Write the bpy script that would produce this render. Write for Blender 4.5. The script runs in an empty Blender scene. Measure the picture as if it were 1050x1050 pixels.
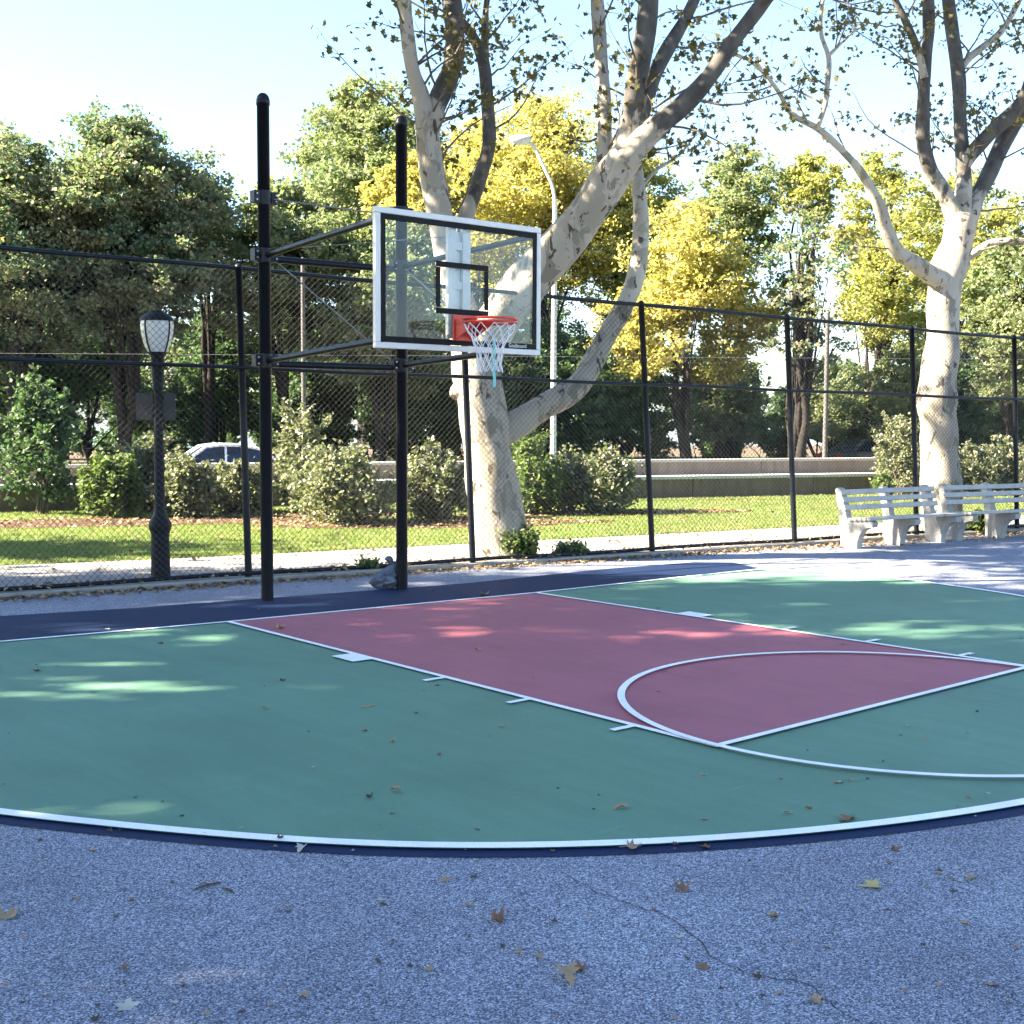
import bpy, bmesh, math, random
import numpy as np
from mathutils import Vector, Matrix, Quaternion

R = math.radians
random.seed(7)
rng = np.random.default_rng(11)
sc = bpy.context.scene
COL = sc.collection

# ------------------------------------------------------------------ camera model (solved from the court markings)
F = 1331.4
YAW, PITCH, ROLL = R(-41.295), R(-4.11), R(0.265)
CAM = Vector((-7.469, -10.232, 1.855))
_fw = Vector((-math.sin(YAW)*math.cos(PITCH), math.cos(YAW)*math.cos(PITCH), math.sin(PITCH)))
_r = Vector((math.cos(YAW), math.sin(YAW), 0))
_u = _r.cross(_fw)
RT = _r*math.cos(ROLL) + _u*math.sin(ROLL)
UP = -_r*math.sin(ROLL) + _u*math.cos(ROLL)
FW = _fw
AWAY = Vector((FW.x, FW.y, 0)).normalized()
SIDE = Vector((AWAY.y, -AWAY.x, 0))

def ray(x, y): return FW + RT*((x-525)/F) + UP*((525-y)/F)
def G(x, y, z=0.0):
    d = ray(x, y); return CAM + d*((z-CAM.z)/d.z)
def at(x, y, d): return CAM + ray(x, y)*d
def V(x, y, p, n):
    d = ray(x, y); n = Vector((n[0], n[1], 0)); p = Vector((p[0], p[1], 0))
    return CAM + d*(((p-Vector((CAM.x, CAM.y, 0))).dot(n))/d.dot(n))
def zat(x, y, p): return V(x, y, p, AWAY).z
def depth(p): return (Vector(p)-CAM).dot(FW)

# ------------------------------------------------------------------ helpers
def tag(o, label=None, cat=None, group=None, kind=None):
    if label: o['label'] = label
    if cat: o['category'] = cat
    if group: o['group'] = group
    if kind: o['kind'] = kind
    return o
def empty(name, loc, label, cat, group=None, rz=0.0):
    o = bpy.data.objects.new(name, None); COL.objects.link(o)
    o.empty_display_size = 0.2
    o.location = loc; o.rotation_euler = (0, 0, rz)
    return tag(o, label, cat, group)
def copy_tree(o, parent=None):
    c = o.copy(); COL.objects.link(c)
    if parent is not None: c.parent = parent
    for ch in list(o.children): copy_tree(ch, c)
    return c

class MB:
    """collects geometry, builds it as one mesh object"""
    def __init__(s): s.v = []; s.f = []; s.sm = []
    def add(s, vs, fs, smooth=False):
        b = len(s.v); s.v += [tuple(v) for v in vs]
        for f in fs: s.f.append(tuple(i+b for i in f)); s.sm.append(smooth)
    def box(s, c, half, rz=0.0, bev=0.0, axes=None):
        c = Vector(c)
        if axes is None:
            ca, sa = math.cos(rz), math.sin(rz)
            axes = (Vector((ca, sa, 0)), Vector((-sa, ca, 0)), Vector((0, 0, 1)))
        bm = bmesh.new(); bmesh.ops.create_cube(bm, size=2)
        for v in bm.verts: v.co = Vector((v.co.x*half[0], v.co.y*half[1], v.co.z*half[2]))
        if bev: bmesh.ops.bevel(bm, geom=bm.edges[:], offset=bev, segments=2, affect='EDGES', profile=0.6)
        bm.verts.index_update()
        s.add([c+axes[0]*v.co.x+axes[1]*v.co.y+axes[2]*v.co.z for v in bm.verts], [[v.index for v in f.verts] for f in bm.faces])
        bm.free()
    def tube(s, pts, rad, n=8, caps=True, squash=None, smooth=True):
        pts = [Vector(p) for p in pts]
        if not hasattr(rad, '__len__'): rad = [rad]*len(pts)
        t0 = (pts[1]-pts[0]).normalized()
        ref = Vector((0, 0, 1)) if abs(t0.z) < 0.9 else Vector((1, 0, 0))
        a = t0.cross(ref).normalized(); vs = []; L = len(pts)
        for i, p in enumerate(pts):
            t = (pts[min(i+1, L-1)]-pts[max(i-1, 0)]).normalized()
            a = (a-t*a.dot(t)).normalized(); b = t.cross(a)
            for k in range(n):
                an = 2*math.pi*k/n
                rr = rad[i]*(1 if squash is None else squash(i, k, an))
                vs.append(p+(a*math.cos(an)+b*math.sin(an))*rr)
        fs = [(i*n+k, i*n+(k+1) % n, (i+1)*n+(k+1) % n, (i+1)*n+k) for i in range(L-1) for k in range(n)]
        s.add(vs, fs, smooth)
        if caps:
            s.add(vs[:n], [tuple(range(n-1, -1, -1))]); s.add(vs[-n:], [tuple(range(n))])
    def lathe(s, prof, c=(0, 0, 0), n=20, flute=None, smooth=True):
        c = Vector(c); vs = []
        for i, (r, z) in enumerate(prof):
            for k in range(n):
                an = 2*math.pi*k/n; rr = r*(flute(i, k) if flute else 1)
                vs.append(c+Vector((rr*math.cos(an), rr*math.sin(an), z)))
        m = len(prof)
        fs = [(i*n+k, i*n+(k+1) % n, (i+1)*n+(k+1) % n, (i+1)*n+k) for i in range(m-1) for k in range(n)]
        s.add(vs, fs, smooth)
        s.add(vs[:n], [tuple(range(n-1, -1, -1))]); s.add(vs[-n:], [tuple(range(n))])
    def prism(s, poly, d, org, ax, ay, az):
        """polygon (2D, in ax/ay) extruded by d along az"""
        org = Vector(org); n = len(poly)
        a = [org+ax*x+ay*y for x, y in poly]; b = [p+az*d for p in a]
        s.add(a+b, [tuple(range(n-1, -1, -1)), tuple(range(n, 2*n))]+[(i, (i+1) % n, n+(i+1) % n, n+i) for i in range(n)])
    def build(s, name, mat, parent=None):
        me = bpy.data.meshes.new(name); me.from_pydata(s.v, [], s.f); me.update()
        me.polygons.foreach_set('use_smooth', s.sm)
        if mat: me.materials.append(mat)
        o = bpy.data.objects.new(name, me); COL.objects.link(o)
        if parent: o.parent = parent; 
        return o

def sheet(name, pts, z, mat, label=None, cat=None, kind='structure'):
    """flat polygon on the ground"""
    bm = bmesh.new()
    f = bm.faces.new([bm.verts.new((p[0], p[1], z)) for p in pts]); f.normal_update()
    if f.normal.z < 0: f.normal_flip()
    bmesh.ops.triangulate(bm, faces=[f])
    me = bpy.data.meshes.new(name); bm.to_mesh(me); bm.free(); me.materials.append(mat)
    o = bpy.data.objects.new(name, me); COL.objects.link(o)
    return tag(o, label, cat, kind=kind)
def ribbon(mb, pts, w, z, closed=False):
    """flat band of width w centred on a 2D polyline"""
    n = len(pts); P = [Vector((p[0], p[1])) for p in pts]; vs = []
    for i in range(n):
        a = P[(i-1) % n] if closed or i > 0 else P[i]
        b = P[(i+1) % n] if closed or i < n-1 else P[i]
        t = (b-a).normalized(); nn = Vector((-t.y, t.x)); ww = w[i] if hasattr(w, '__len__') else w
        vs += [(P[i].x+nn.x*ww/2, P[i].y+nn.y*ww/2, z), (P[i].x-nn.x*ww/2, P[i].y-nn.y*ww/2, z)]
    m = n if closed else n-1
    mb.add(vs, [(2*i+1, 2*((i+1) % n)+1, 2*((i+1) % n), 2*i) for i in range(m)])
def smooth_path(pts, n=6):
    """Catmull-Rom through the points"""
    P = [Vector(p) for p in pts]; out = []
    for i in range(len(P)-1):
        a = P[max(i-1, 0)]; b = P[i]; c = P[i+1]; d = P[min(i+2, len(P)-1)]
        for k in range(n):
            t = k/n
            out.append(0.5*((2*b)+(c-a)*t+(2*a-5*b+4*c-d)*t*t+(3*b-a-3*c+d)*t**3))
    out.append(P[-1]); return out

PALMATE = [(-0.5, 0), (-0.42, 0.5), (-0.05, 0.30), (0.12, 0.62), (0.2, 0.2), (0.6, 0), (0.2, -0.2), (0.12, -0.62), (-0.05, -0.30), (-0.42, -0.5)]
OVATE = [(-0.5, 0), (-0.22, 0.27), (0.12, 0.24), (0.5, 0), (0.12, -0.24), (-0.22, -0.27)]
def leaves_mesh(name, pos, size, mat, parent=None, up=0.0, aspect=0.62, rg=rng, droop=0.0, outline=None):
    """one mesh of many small leaf faces"""
    N = len(pos); pos = np.asarray(pos, float)
    n = rg.normal(size=(N, 3)); n[:, 2] = np.abs(n[:, 2])+up
    n /= np.linalg.norm(n, axis=1)[:, None]
    a = rg.normal(size=(N, 3)); a[:, 2] -= droop; a -= n*(a*n).sum(1)[:, None]; a /= np.linalg.norm(a, axis=1)[:, None]
    b = np.cross(n, a)
    s = np.broadcast_to(np.asarray(size, float), (N,))[:, None]*0.5
    if outline:
        K = len(outline); V4 = np.empty((N, K, 3)); cv = rg.uniform(-0.1, 0.7, (N, 1))
        for i, (x, y) in enumerate(outline): V4[:, i] = pos+a*s*2*x+b*s*2*y+n*s*2*(abs(y)*0.6*cv+x*x*cv*0.5)
    else:
        K = 4; V4 = np.empty((N, 4, 3))
        V4[:, 0] = pos-a*s; V4[:, 1] = pos+b*s*aspect+n*s*0.18-a*s*0.1; V4[:, 2] = pos+a*s; V4[:, 3] = pos-b*s*aspect+n*s*0.18-a*s*0.1
    me = bpy.data.meshes.new(name)
    me.vertices.add(K*N); me.vertices.foreach_set('co', V4.ravel())
    me.loops.add(K*N); me.loops.foreach_set('vertex_index', np.arange(K*N, dtype=np.int32))
    me.polygons.add(N); me.polygons.foreach_set('loop_start', np.arange(0, K*N, K, dtype=np.int32))
    me.update(calc_edges=True); me.validate()
    me.materials.append(mat)
    o = bpy.data.objects.new(name, me); COL.objects.link(o)
    if parent: o.parent = parent
    return o

# ------------------------------------------------------------------ materials
def newmat(name):
    m = bpy.data.materials.new(name); m.use_nodes = True
    nt = m.node_tree; nt.nodes.clear()
    out = nt.nodes.new('ShaderNodeOutputMaterial')
    return m, nt, out
def N(nt, t, **kw):
    n = nt.nodes.new(t)
    for k, v in kw.items():
        if k in n.inputs.keys(): n.inputs[k].default_value = v
        else: setattr(n, k, v)
    return n
def ramp(nt, fac, stops, interp='LINEAR'):
    r = nt.nodes.new('ShaderNodeValToRGB'); r.color_ramp.interpolation = interp
    el = r.color_ramp.elements
    while len(el) < len(stops): el.new(0.5)
    for e, (p, c) in zip(el, stops): e.position = p; e.color = (*c, 1) if len(c) == 3 else c
    nt.links.new(fac, r.inputs['Fac']); return r.outputs['Color']
def mix(nt, fac, a, b, mode='MIX'):
    m = nt.nodes.new('ShaderNodeMix'); m.data_type = 'RGBA'; m.blend_type = mode
    for s, v in ((m.inputs['Factor'], fac), (m.inputs['A'], a), (m.inputs['B'], b)):
        if hasattr(v, 'is_linked') or hasattr(v, 'links'): nt.links.new(v, s)
        elif hasattr(v, '__len__'): s.default_value = (*v, 1) if len(v) == 3 else v
        else: s.default_value = v
    # the RGBA sockets share their names with the float ones
    return m.outputs['Result']
def mixc(nt, fac, a, b, mode='MIX'):
    m = nt.nodes.new('ShaderNodeMix'); m.data_type = 'RGBA'; m.blend_type = mode
    ins = [m.inputs[0], m.inputs[6], m.inputs[7]]
    for s, v in zip(ins, (fac, a, b)):
        if isinstance(v, bpy.types.NodeSocket): nt.links.new(v, s)
        elif hasattr(v, '__len__'): s.default_value = (*v, 1) if len(v) == 3 else v
        else: s.default_value = v
    return m.outputs[2]
def noise(nt, scale, detail=4, rough=0.55, vec=None, dim='3D', dist=0.0):
    n = N(nt, 'ShaderNodeTexNoise', Scale=scale, Detail=detail, Roughness=rough, Distortion=dist)
    if vec is not None: nt.links.new(vec, n.inputs['Vector'])
    return n.outputs['Fac']
def coords(nt, scale=(1, 1, 1), rot=(0, 0, 0), kind='Object'):
    tc = nt.nodes.new('ShaderNodeTexCoord'); mp = nt.nodes.new('ShaderNodeMapping')
    mp.inputs['Scale'].default_value = scale; mp.inputs['Rotation'].default_value = rot
    nt.links.new(tc.outputs[kind], mp.inputs['Vector']); return mp.outputs['Vector']
def bump(nt, h, strength=0.3, dist=0.01):
    b = N(nt, 'ShaderNodeBump', Strength=strength, Distance=dist); nt.links.new(h, b.inputs['Height']); return b.outputs['Normal']
def pbr(name, col, rough=0.6, metal=0.0, var=0.15, nscale=6.0, bump_s=0.0, bump_scale=60.0, spec=0.5, dirt=None, coat=0.0):
    m, nt, out = newmat(name)
    p = N(nt, 'ShaderNodeBsdfPrincipled', Roughness=rough, Metallic=metal)
    p.inputs['Specular IOR Level'].default_value = spec
    p.inputs['Coat Weight'].default_value = coat
    v = coords(nt); nz = noise(nt, nscale, 5, 0.6, v)
    c = ramp(nt, nz, [(0.3, tuple(x*(1-var) for x in col)), (0.7, tuple(min(1, x*(1+var)) for x in col))])
    if dirt:
        dz = noise(nt, dirt[1], 6, 0.65, v)
        k = ramp(nt, dz, [(dirt[2], (0, 0, 0)), (dirt[2]+0.12, (1, 1, 1))])
        c = mixc(nt, k, c, dirt[0])
    nt.links.new(c, p.inputs['Base Color'])
    if bump_s: nt.links.new(bump(nt, noise(nt, bump_scale, 4, 0.6, v), bump_s), p.inputs['Normal'])
    rr = ramp(nt, noise(nt, nscale*2.3, 4, 0.6, v), [(0.3, (max(0.05, rough-0.08),)*3), (0.7, (min(1, rough+0.08),)*3)])
    nt.links.new(rr, p.inputs['Roughness'])
    nt.links.new(p.outputs[0], out.inputs['Surface']); return m
def leafmat(name, cols, trans=0.45, rough=0.55, sheen=0.25, clump=0.35, tint=(0.86, 1.04, 0.66)):
    """per-leaf colour from a small palette; part of the light passes through the leaf"""
    m, nt, out = newmat(name)
    g = nt.nodes.new('ShaderNodeNewGeometry')
    c = ramp(nt, g.outputs['Random Per Island'], [((i+0.5)/len(cols), c) for i, c in enumerate(cols)])
    nz = noise(nt, clump, 3, 0.5, coords(nt))
    c = mixc(nt, ramp(nt, nz, [(0.42, (0, 0, 0)), (0.6, (1, 1, 1))]), c, mixc(nt, 0.45, c, cols[-1]))
    d = N(nt, 'ShaderNodeBsdfPrincipled', Roughness=rough); d.inputs['Specular IOR Level'].default_value = sheen
    nt.links.new(c, d.inputs['Base Color'])
    t = nt.nodes.new('ShaderNodeBsdfTranslucent')
    tcol = mixc(nt, 1.0, c, tint, 'MULTIPLY')
    tc2 = mixc(nt, 1.0, tcol, (1.35, 1.35, 1.2), 'MULTIPLY')
    nt.links.new(tc2, t.inputs['Color'])
    ms = N(nt, 'ShaderNodeMixShader'); ms.inputs[0].default_value = trans
    nt.links.new(d.outputs[0], ms.inputs[1]); nt.links.new(t.outputs[0], ms.inputs[2])
    nt.links.new(ms.outputs[0], out.inputs['Surface']); return m

def mat_asphalt():
    m, nt, out = newmat('worn_asphalt')
    p = N(nt, 'ShaderNodeBsdfPrincipled', Roughness=0.85); p.inputs['Specular IOR Level'].default_value = 0.35
    v = coords(nt)
    vo = N(nt, 'ShaderNodeTexVoronoi', Scale=185.0); nt.links.new(v, vo.inputs['Vector'])
    sep = nt.nodes.new('ShaderNodeSeparateColor'); nt.links.new(vo.outputs['Color'], sep.inputs[0])
    grain = ramp(nt, sep.outputs[0], [(0.0, (0.045, 0.050, 0.066)), (0.40, (0.164, 0.180, 0.226)), (0.78, (0.335, 0.360, 0.440)), (1.0, (0.62, 0.64, 0.70))])
    big = noise(nt, 0.8, 6, 0.65, v)
    c = mixc(nt, 1.0, grain, ramp(nt, big, [(0.32, (0.78, 0.78, 0.80)), (0.65, (1.10, 1.10, 1.10))]), 'MULTIPLY')
    st = noise(nt, 1.7, 7, 0.7, coords(nt, (1, 2.2, 1), (0, 0, 0.7)), dist=0.6)
    c = mixc(nt, ramp(nt, st, [(0.63, (0, 0, 0)), (0.71, (0.75, 0.75, 0.75))]), c, (0.075, 0.077, 0.085))
    sp = noise(nt, 30, 3, 0.6, v)
    c = mixc(nt, ramp(nt, sp, [(0.66, (0, 0, 0)), (0.72, (0.5, 0.5, 0.5))]), c, (0.06, 0.055, 0.05))
    nt.links.new(c, p.inputs['Base Color'])
    h = mixc(nt, 0.5, vo.outputs['Distance'], noise(nt, 60, 3, 0.6, v))
    nt.links.new(bump(nt, h, 0.9, 0.010), p.inputs['Normal'])
    nt.links.new(p.outputs[0], out.inputs['Surface']); return m
def mat_paint(name, col, scuff=0.5, scuffcol=None, rough=0.62):
    m, nt, out = newmat(name)
    p = N(nt, 'ShaderNodeBsdfPrincipled', Roughness=rough); p.inputs['Specular IOR Level'].default_value = 0.25
    v = coords(nt)
    c = ramp(nt, noise(nt, 0.9, 6, 0.6, v), [(0.3, tuple(x*0.88 for x in col)), (0.7, tuple(x*1.12 for x in col))])
    c = mixc(nt, 1.0, c, ramp(nt, noise(nt, 1.1, 5, 0.65, coords(nt, (6, 0.7, 1), (0, 0, 0.45))), [(0.3, (0.93,)*3), (0.7, (1.07,)*3)]), 'MULTIPLY')
    k = ramp(nt, noise(nt, 14, 8, 0.75, v), [(0.62, (0, 0, 0)), (0.74, (scuff,)*3)])
    c = mixc(nt, k, c, scuffcol or tuple(x*1.6 for x in col))
    for rot, th in ((0.6, 0.70), (-0.5, 0.715), (1.9, 0.72)):      # long faint rubbed streaks
        sk_ = ramp(nt, noise(nt, 1.6, 3, 0.5, coords(nt, (1.0, 14, 1), (0, 0, rot))), [(th, (0, 0, 0)), (th+0.05, (0.35,)*3)])
        c = mixc(nt, sk_, c, tuple(min(1, x*1.5+0.02) for x in col))
    c = mixc(nt, 1.0, c, ramp(nt, noise(nt, 220, 2, 0.6, v), [(0.3, (0.84,)*3), (0.7, (1.14,)*3)]), 'MULTIPLY')
    c = mixc(nt, ramp(nt, noise(nt, 0.45, 5, 0.7, v), [(0.52, (0, 0, 0)), (0.66, (0.4,)*3)]), c, tuple(x*0.80 for x in col))
    sp = N(nt, 'ShaderNodeTexVoronoi', Scale=9.0); nt.links.new(v, sp.inputs['Vector'])
    c = mixc(nt, ramp(nt, sp.outputs['Distance'], [(0.035, (0.6,)*3), (0.06, (0, 0, 0))]), c, tuple(x*0.4 for x in col))
    nt.links.new(c, p.inputs['Base Color'])
    nt.links.new(bump(nt, noise(nt, 130, 3, 0.6, v), 0.35, 0.004), p.inputs['Normal'])
    nt.links.new(p.outputs[0], out.inputs['Surface']); return m
def mat_bark_plane(name='plane_bark', pale=(0.37, 0.335, 0.27), p2=(0.20, 0.182, 0.14), p3=(0.27, 0.242, 0.19)):
    m, nt, out = newmat(name)
    p = N(nt, 'ShaderNodeBsdfPrincipled', Roughness=0.85); p.inputs['Specular IOR Level'].default_value = 0.2
    v = coords(nt, (1, 1, 0.55))
    base = ramp(nt, noise(nt, 1.6, 5, 0.6, v), [(0.35, tuple(x*0.85 for x in pale)), (0.65, pale)])
    a = noise(nt, 4.2, 5, 0.62, v, dist=0.5)
    c = mixc(nt, ramp(nt, a, [(0.545, (0, 0, 0)), (0.565, (1, 1, 1))]), base, p2)
    a2 = noise(nt, 1.7, 6, 0.6, coords(nt, (1, 1, 0.6), (0.1, 0.4, 0.6)), dist=0.9)
    c = mixc(nt, ramp(nt, a2, [(0.53, (0, 0, 0)), (0.55, (1, 1, 1))]), c, p3)
    at_ = N(nt, 'ShaderNodeAttribute'); at_.attribute_name = 'limb_shade'
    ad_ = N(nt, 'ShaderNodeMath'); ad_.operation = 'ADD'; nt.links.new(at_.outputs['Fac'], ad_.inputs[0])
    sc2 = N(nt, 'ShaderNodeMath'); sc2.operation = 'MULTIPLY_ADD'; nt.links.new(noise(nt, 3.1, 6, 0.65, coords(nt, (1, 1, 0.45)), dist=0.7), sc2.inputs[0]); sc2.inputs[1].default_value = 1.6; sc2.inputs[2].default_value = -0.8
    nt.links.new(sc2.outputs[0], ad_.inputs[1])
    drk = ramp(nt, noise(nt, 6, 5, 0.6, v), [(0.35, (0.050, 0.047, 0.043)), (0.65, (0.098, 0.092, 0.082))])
    c = mixc(nt, ramp(nt, ad_.outputs[0], [(0.44, (0, 0, 0)), (0.56, (1, 1, 1))]), c, drk)  # shade on the upper limbs, painted into the bark colour
    b = noise(nt, 7.5, 4, 0.6, coords(nt, (1, 1, 0.5), (0.3, 0.2, 1.3)), dist=0.4)
    c = mixc(nt, ramp(nt, b, [(0.61, (0, 0, 0)), (0.63, (1, 1, 1))]), c, (0.07, 0.056, 0.042))
    nt.links.new(c, p.inputs['Base Color'])
    nt.links.new(bump(nt, mixc(nt, 0.5, a, noise(nt, 28, 5, 0.65, v)), 0.5, 0.03), p.inputs['Normal'])
    nt.links.new(p.outputs[0], out.inputs['Surface']); return m
def mat_wall(name, col, streak):
    m, nt, out = newmat(name)
    p = N(nt, 'ShaderNodeBsdfPrincipled', Roughness=0.9); p.inputs['Specular IOR Level'].default_value = 0.2
    v = coords(nt, (2.5, 2.5, 0.35)); v2 = coords(nt)
    c = ramp(nt, noise(nt, 3, 6, 0.65, v), [(0.3, streak), (0.62, col)])
    c = mixc(nt, ramp(nt, noise(nt, 1.2, 5, 0.6, v2), [(0.45, (0, 0, 0)), (0.6, (0.6, 0.6, 0.6))]), c, tuple(x*0.72 for x in col))
    nt.links.new(c, p.inputs['Base Color'])
    nt.links.new(bump(nt, noise(nt, 25, 5, 0.65, v2), 0.4, 0.02), p.inputs['Normal'])
    nt.links.new(p.outputs[0], out.inputs['Surface']); return m
def mat_ground(name, cols, scale=9, bs=0.6):
    m, nt, out = newmat(name)
    p = N(nt, 'ShaderNodeBsdfPrincipled', Roughness=0.95); p.inputs['Specular IOR Level'].default_value = 0.1
    v = coords(nt)
    c = ramp(nt, mixc(nt, 0.5, noise(nt, scale, 7, 0.7, v), noise(nt, scale*0.12, 4, 0.6, v)), [(0.3+0.4*i/(len(cols)-1), k) for i, k in enumerate(cols)])
    nt.links.new(c, p.inputs['Base Color'])
    nt.links.new(bump(nt, noise(nt, scale*3, 5, 0.7, v), bs, 0.03), p.inputs['Normal'])
    nt.links.new(p.outputs[0], out.inputs['Surface']); return m
def mat_glass(name, tint=(0.93, 0.95, 0.95), haze=0.05, rough=0.02):
    m, nt, out = newmat(name)
    tr = nt.nodes.new('ShaderNodeBsdfTransparent'); tr.inputs['Color'].default_value = (*tint, 1)
    gl = N(nt, 'ShaderNodeBsdfGlossy', Roughness=rough)
    fr = N(nt, 'ShaderNodeFresnel', IOR=1.28)
    ms = N(nt, 'ShaderNodeMixShader'); nt.links.new(fr.outputs[0], ms.inputs[0])
    nt.links.new(tr.outputs[0], ms.inputs[1]); nt.links.new(gl.outputs[0], ms.inputs[2])
    df = N(nt, 'ShaderNodeBsdfDiffuse'); df.inputs['Color'].default_value = (0.8, 0.8, 0.8, 1)
    k = ramp(nt, noise(nt, 5, 6, 0.7, coords(nt)), [(0.3, (haze*0.4,)*3), (0.75, (haze*2,)*3)])
    m2 = N(nt, 'ShaderNodeMixShader'); nt.links.new(k, m2.inputs[0])
    nt.links.new(ms.outputs[0], m2.inputs[1]); nt.links.new(df.outputs[0], m2.inputs[2])
    nt.links.new(m2.outputs[0], out.inputs['Surface']); return m

M = {}
M['asphalt'] = mat_asphalt()
M['green'] = mat_paint('court_green', (0.113, 0.232, 0.156), 0.25)
M['maroon'] = mat_paint('court_maroon', (0.365, 0.115, 0.142), 0.25)
M['navy'] = mat_paint('court_navy', (0.004, 0.017, 0.060), 0.3, (0.04, 0.055, 0.10), rough=0.75)
M['line'] = mat_paint('court_white', (0.92, 0.92, 0.90), 0.3, (0.6, 0.61, 0.60))
M['crack'] = pbr('crack_dark', (0.035, 0.035, 0.042), 0.95)
M['path'] = mat_ground('path_concrete', [(0.17, 0.17, 0.165), (0.235, 0.23, 0.225), (0.28, 0.275, 0.27)], 6, 0.25)
M['kerb'] = mat_ground('kerb_concrete', [(0.18, 0.17, 0.15), (0.30, 0.29, 0.27), (0.36, 0.35, 0.33)], 8, 0.4)
M['soil'] = mat_ground('soil', [(0.06, 0.045, 0.03), (0.12, 0.09, 0.065), (0.17, 0.135, 0.10)], 10)
M['mulch'] = mat_ground('mulch', [(0.045, 0.03, 0.022), (0.11, 0.07, 0.05), (0.20, 0.14, 0.105)], 16, 0.9)
M['lawn'] = mat_ground('lawn_turf', [(0.12, 0.10, 0.06), (0.085, 0.135, 0.03), (0.12, 0.185, 0.04), (0.19, 0.20, 0.075)], 7, 0.8)
M['verge'] = mat_ground('verge_turf', [(0.035, 0.045, 0.018), (0.055, 0.075, 0.025), (0.08, 0.085, 0.04)], 5, 0.9)
M['road'] = mat_ground('road_asphalt', [(0.10, 0.10, 0.105), (0.14, 0.14, 0.145)], 12, 0.3)
M['water'] = pbr('river_water', (0.10, 0.14, 0.17), 0.12, var=0.1, nscale=0.05, bump_s=0.35, bump_scale=0.6)
M['hill'] = pbr('far_shore', (0.16, 0.19, 0.18), 0.95, var=0.25, nscale=0.02)
M['black'] = pbr('black_steel', (0.006, 0.007, 0.010), 0.36, var=0.3, nscale=9, bump_s=0.08, bump_scale=40, spec=0.22)
M['fence'] = pbr('black_vinyl', (0.006, 0.008, 0.013), 0.45, var=0.25, spec=0.25)
M['wire'] = pbr('black_vinyl_wire', (0.016, 0.017, 0.020), 0.36, var=0.2, spec=0.6)
M['bolt'] = pbr('dull_steel', (0.35, 0.35, 0.36), 0.4, 0.8)
M['alu'] = pbr('white_aluminium', (0.52, 0.51, 0.49), 0.38, 0.15, var=0.05, dirt=((0.5, 0.48, 0.42), 3.0, 0.62))
M['cable'] = pbr('steel_cable', (0.22, 0.22, 0.23), 0.45, 0.6)
M['white'] = pbr('white_paint', (0.70, 0.70, 0.68), 0.5, var=0.08)
M['border'] = pbr('black_border', (0.006, 0.006, 0.007), 0.6, spec=0.15)
M['glass'] = mat_glass('board_glass', haze=0.012)
M['rim'] = pbr('orange_rim', (0.62, 0.045, 0.022), 0.42, var=0.1)
M['net'] = pbr('net_cord', (0.72, 0.72, 0.74), 0.8, var=0.1)
M['teal'] = pbr('teal_strip', (0.20, 0.55, 0.50), 0.6)
M['bag'] = pbr('grey_plastic', (0.085, 0.098, 0.13), 0.28, var=0.35, nscale=9, spec=0.6)
M['iron'] = pbr('lamp_iron', (0.007, 0.008, 0.010), 0.55, spec=0.25, var=0.3, bump_s=0.2, bump_scale=25)
M['lantern'] = pbr('lantern_glass', (0.66, 0.65, 0.58), 0.3, var=0.05)
M['sign'] = pbr('sign_back', (0.022, 0.020, 0.021), 0.55, var=0.2)
M['pole'] = pbr('pale_pole', (0.50, 0.50, 0.48), 0.5, 0.1, var=0.1)
M['gpole'] = pbr('grey_pole', (0.075, 0.07, 0.066), 0.85, var=0.25)
M['lamp_lens'] = pbr('lamp_lens', (0.6, 0.6, 0.58), 0.25)
M['bench_c'] = mat_ground('bench_concrete', [(0.24, 0.23, 0.21), (0.33, 0.32, 0.30), (0.39, 0.38, 0.36)], 9, 0.25)
M['bench_w'] = pbr('bench_slat_paint', (0.36, 0.35, 0.33), 0.7, var=0.15, nscale=14, bump_s=0.2, dirt=((0.22, 0.20, 0.17), 6.0, 0.60))
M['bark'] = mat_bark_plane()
M['dbark'] = pbr('dark_bark', (0.026, 0.022, 0.019), 0.95, var=0.35, nscale=5, bump_s=0.6, bump_scale=14, spec=0.15)
M['twig'] = pbr('twig_bark', (0.13, 0.105, 0.075), 0.9, var=0.3, spec=0.2)
M['wall_lo'] = mat_wall('wall_stone_dark', (0.14, 0.112, 0.078), (0.085, 0.066, 0.045))
M['wall_hi'] = mat_wall('wall_concrete_pink', (0.275, 0.238, 0.205), (0.18, 0.15, 0.125))
M['cap'] = mat_ground('wall_cap', [(0.36, 0.35, 0.32), (0.47, 0.46, 0.43)], 8, 0.25)
M['car_w'] = pbr('car_white', (0.72, 0.73, 0.74), 0.25, var=0.02, coat=0.6)
M['car_d'] = pbr('car_dark', (0.05, 0.055, 0.065), 0.25, var=0.05, coat=0.6)
M['car_glass'] = pbr('car_glass', (0.014, 0.026, 0.055), 0.06, var=0.3, spec=0.7)
M['rubber'] = pbr('rubber', (0.012, 0.012, 0.012), 0.9)
M['alloy'] = pbr('alloy', (0.45, 0.45, 0.46), 0.35, 0.8)
M['redlens'] = pbr('red_lens', (0.35, 0.01, 0.01), 0.2)
M['clear'] = pbr('clear_lens', (0.6, 0.6, 0.6), 0.15)
M['leaf_oak'] = leafmat('leaf_oak', [(0.070, 0.122, 0.080), (0.105, 0.165, 0.105), (0.155, 0.208, 0.132), (0.225, 0.190, 0.120)], 0.42)
M['leaf_dark'] = leafmat('leaf_dark', [(0.040, 0.075, 0.042), (0.065, 0.108, 0.054), (0.10, 0.14, 0.066)], 0.4)
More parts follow.
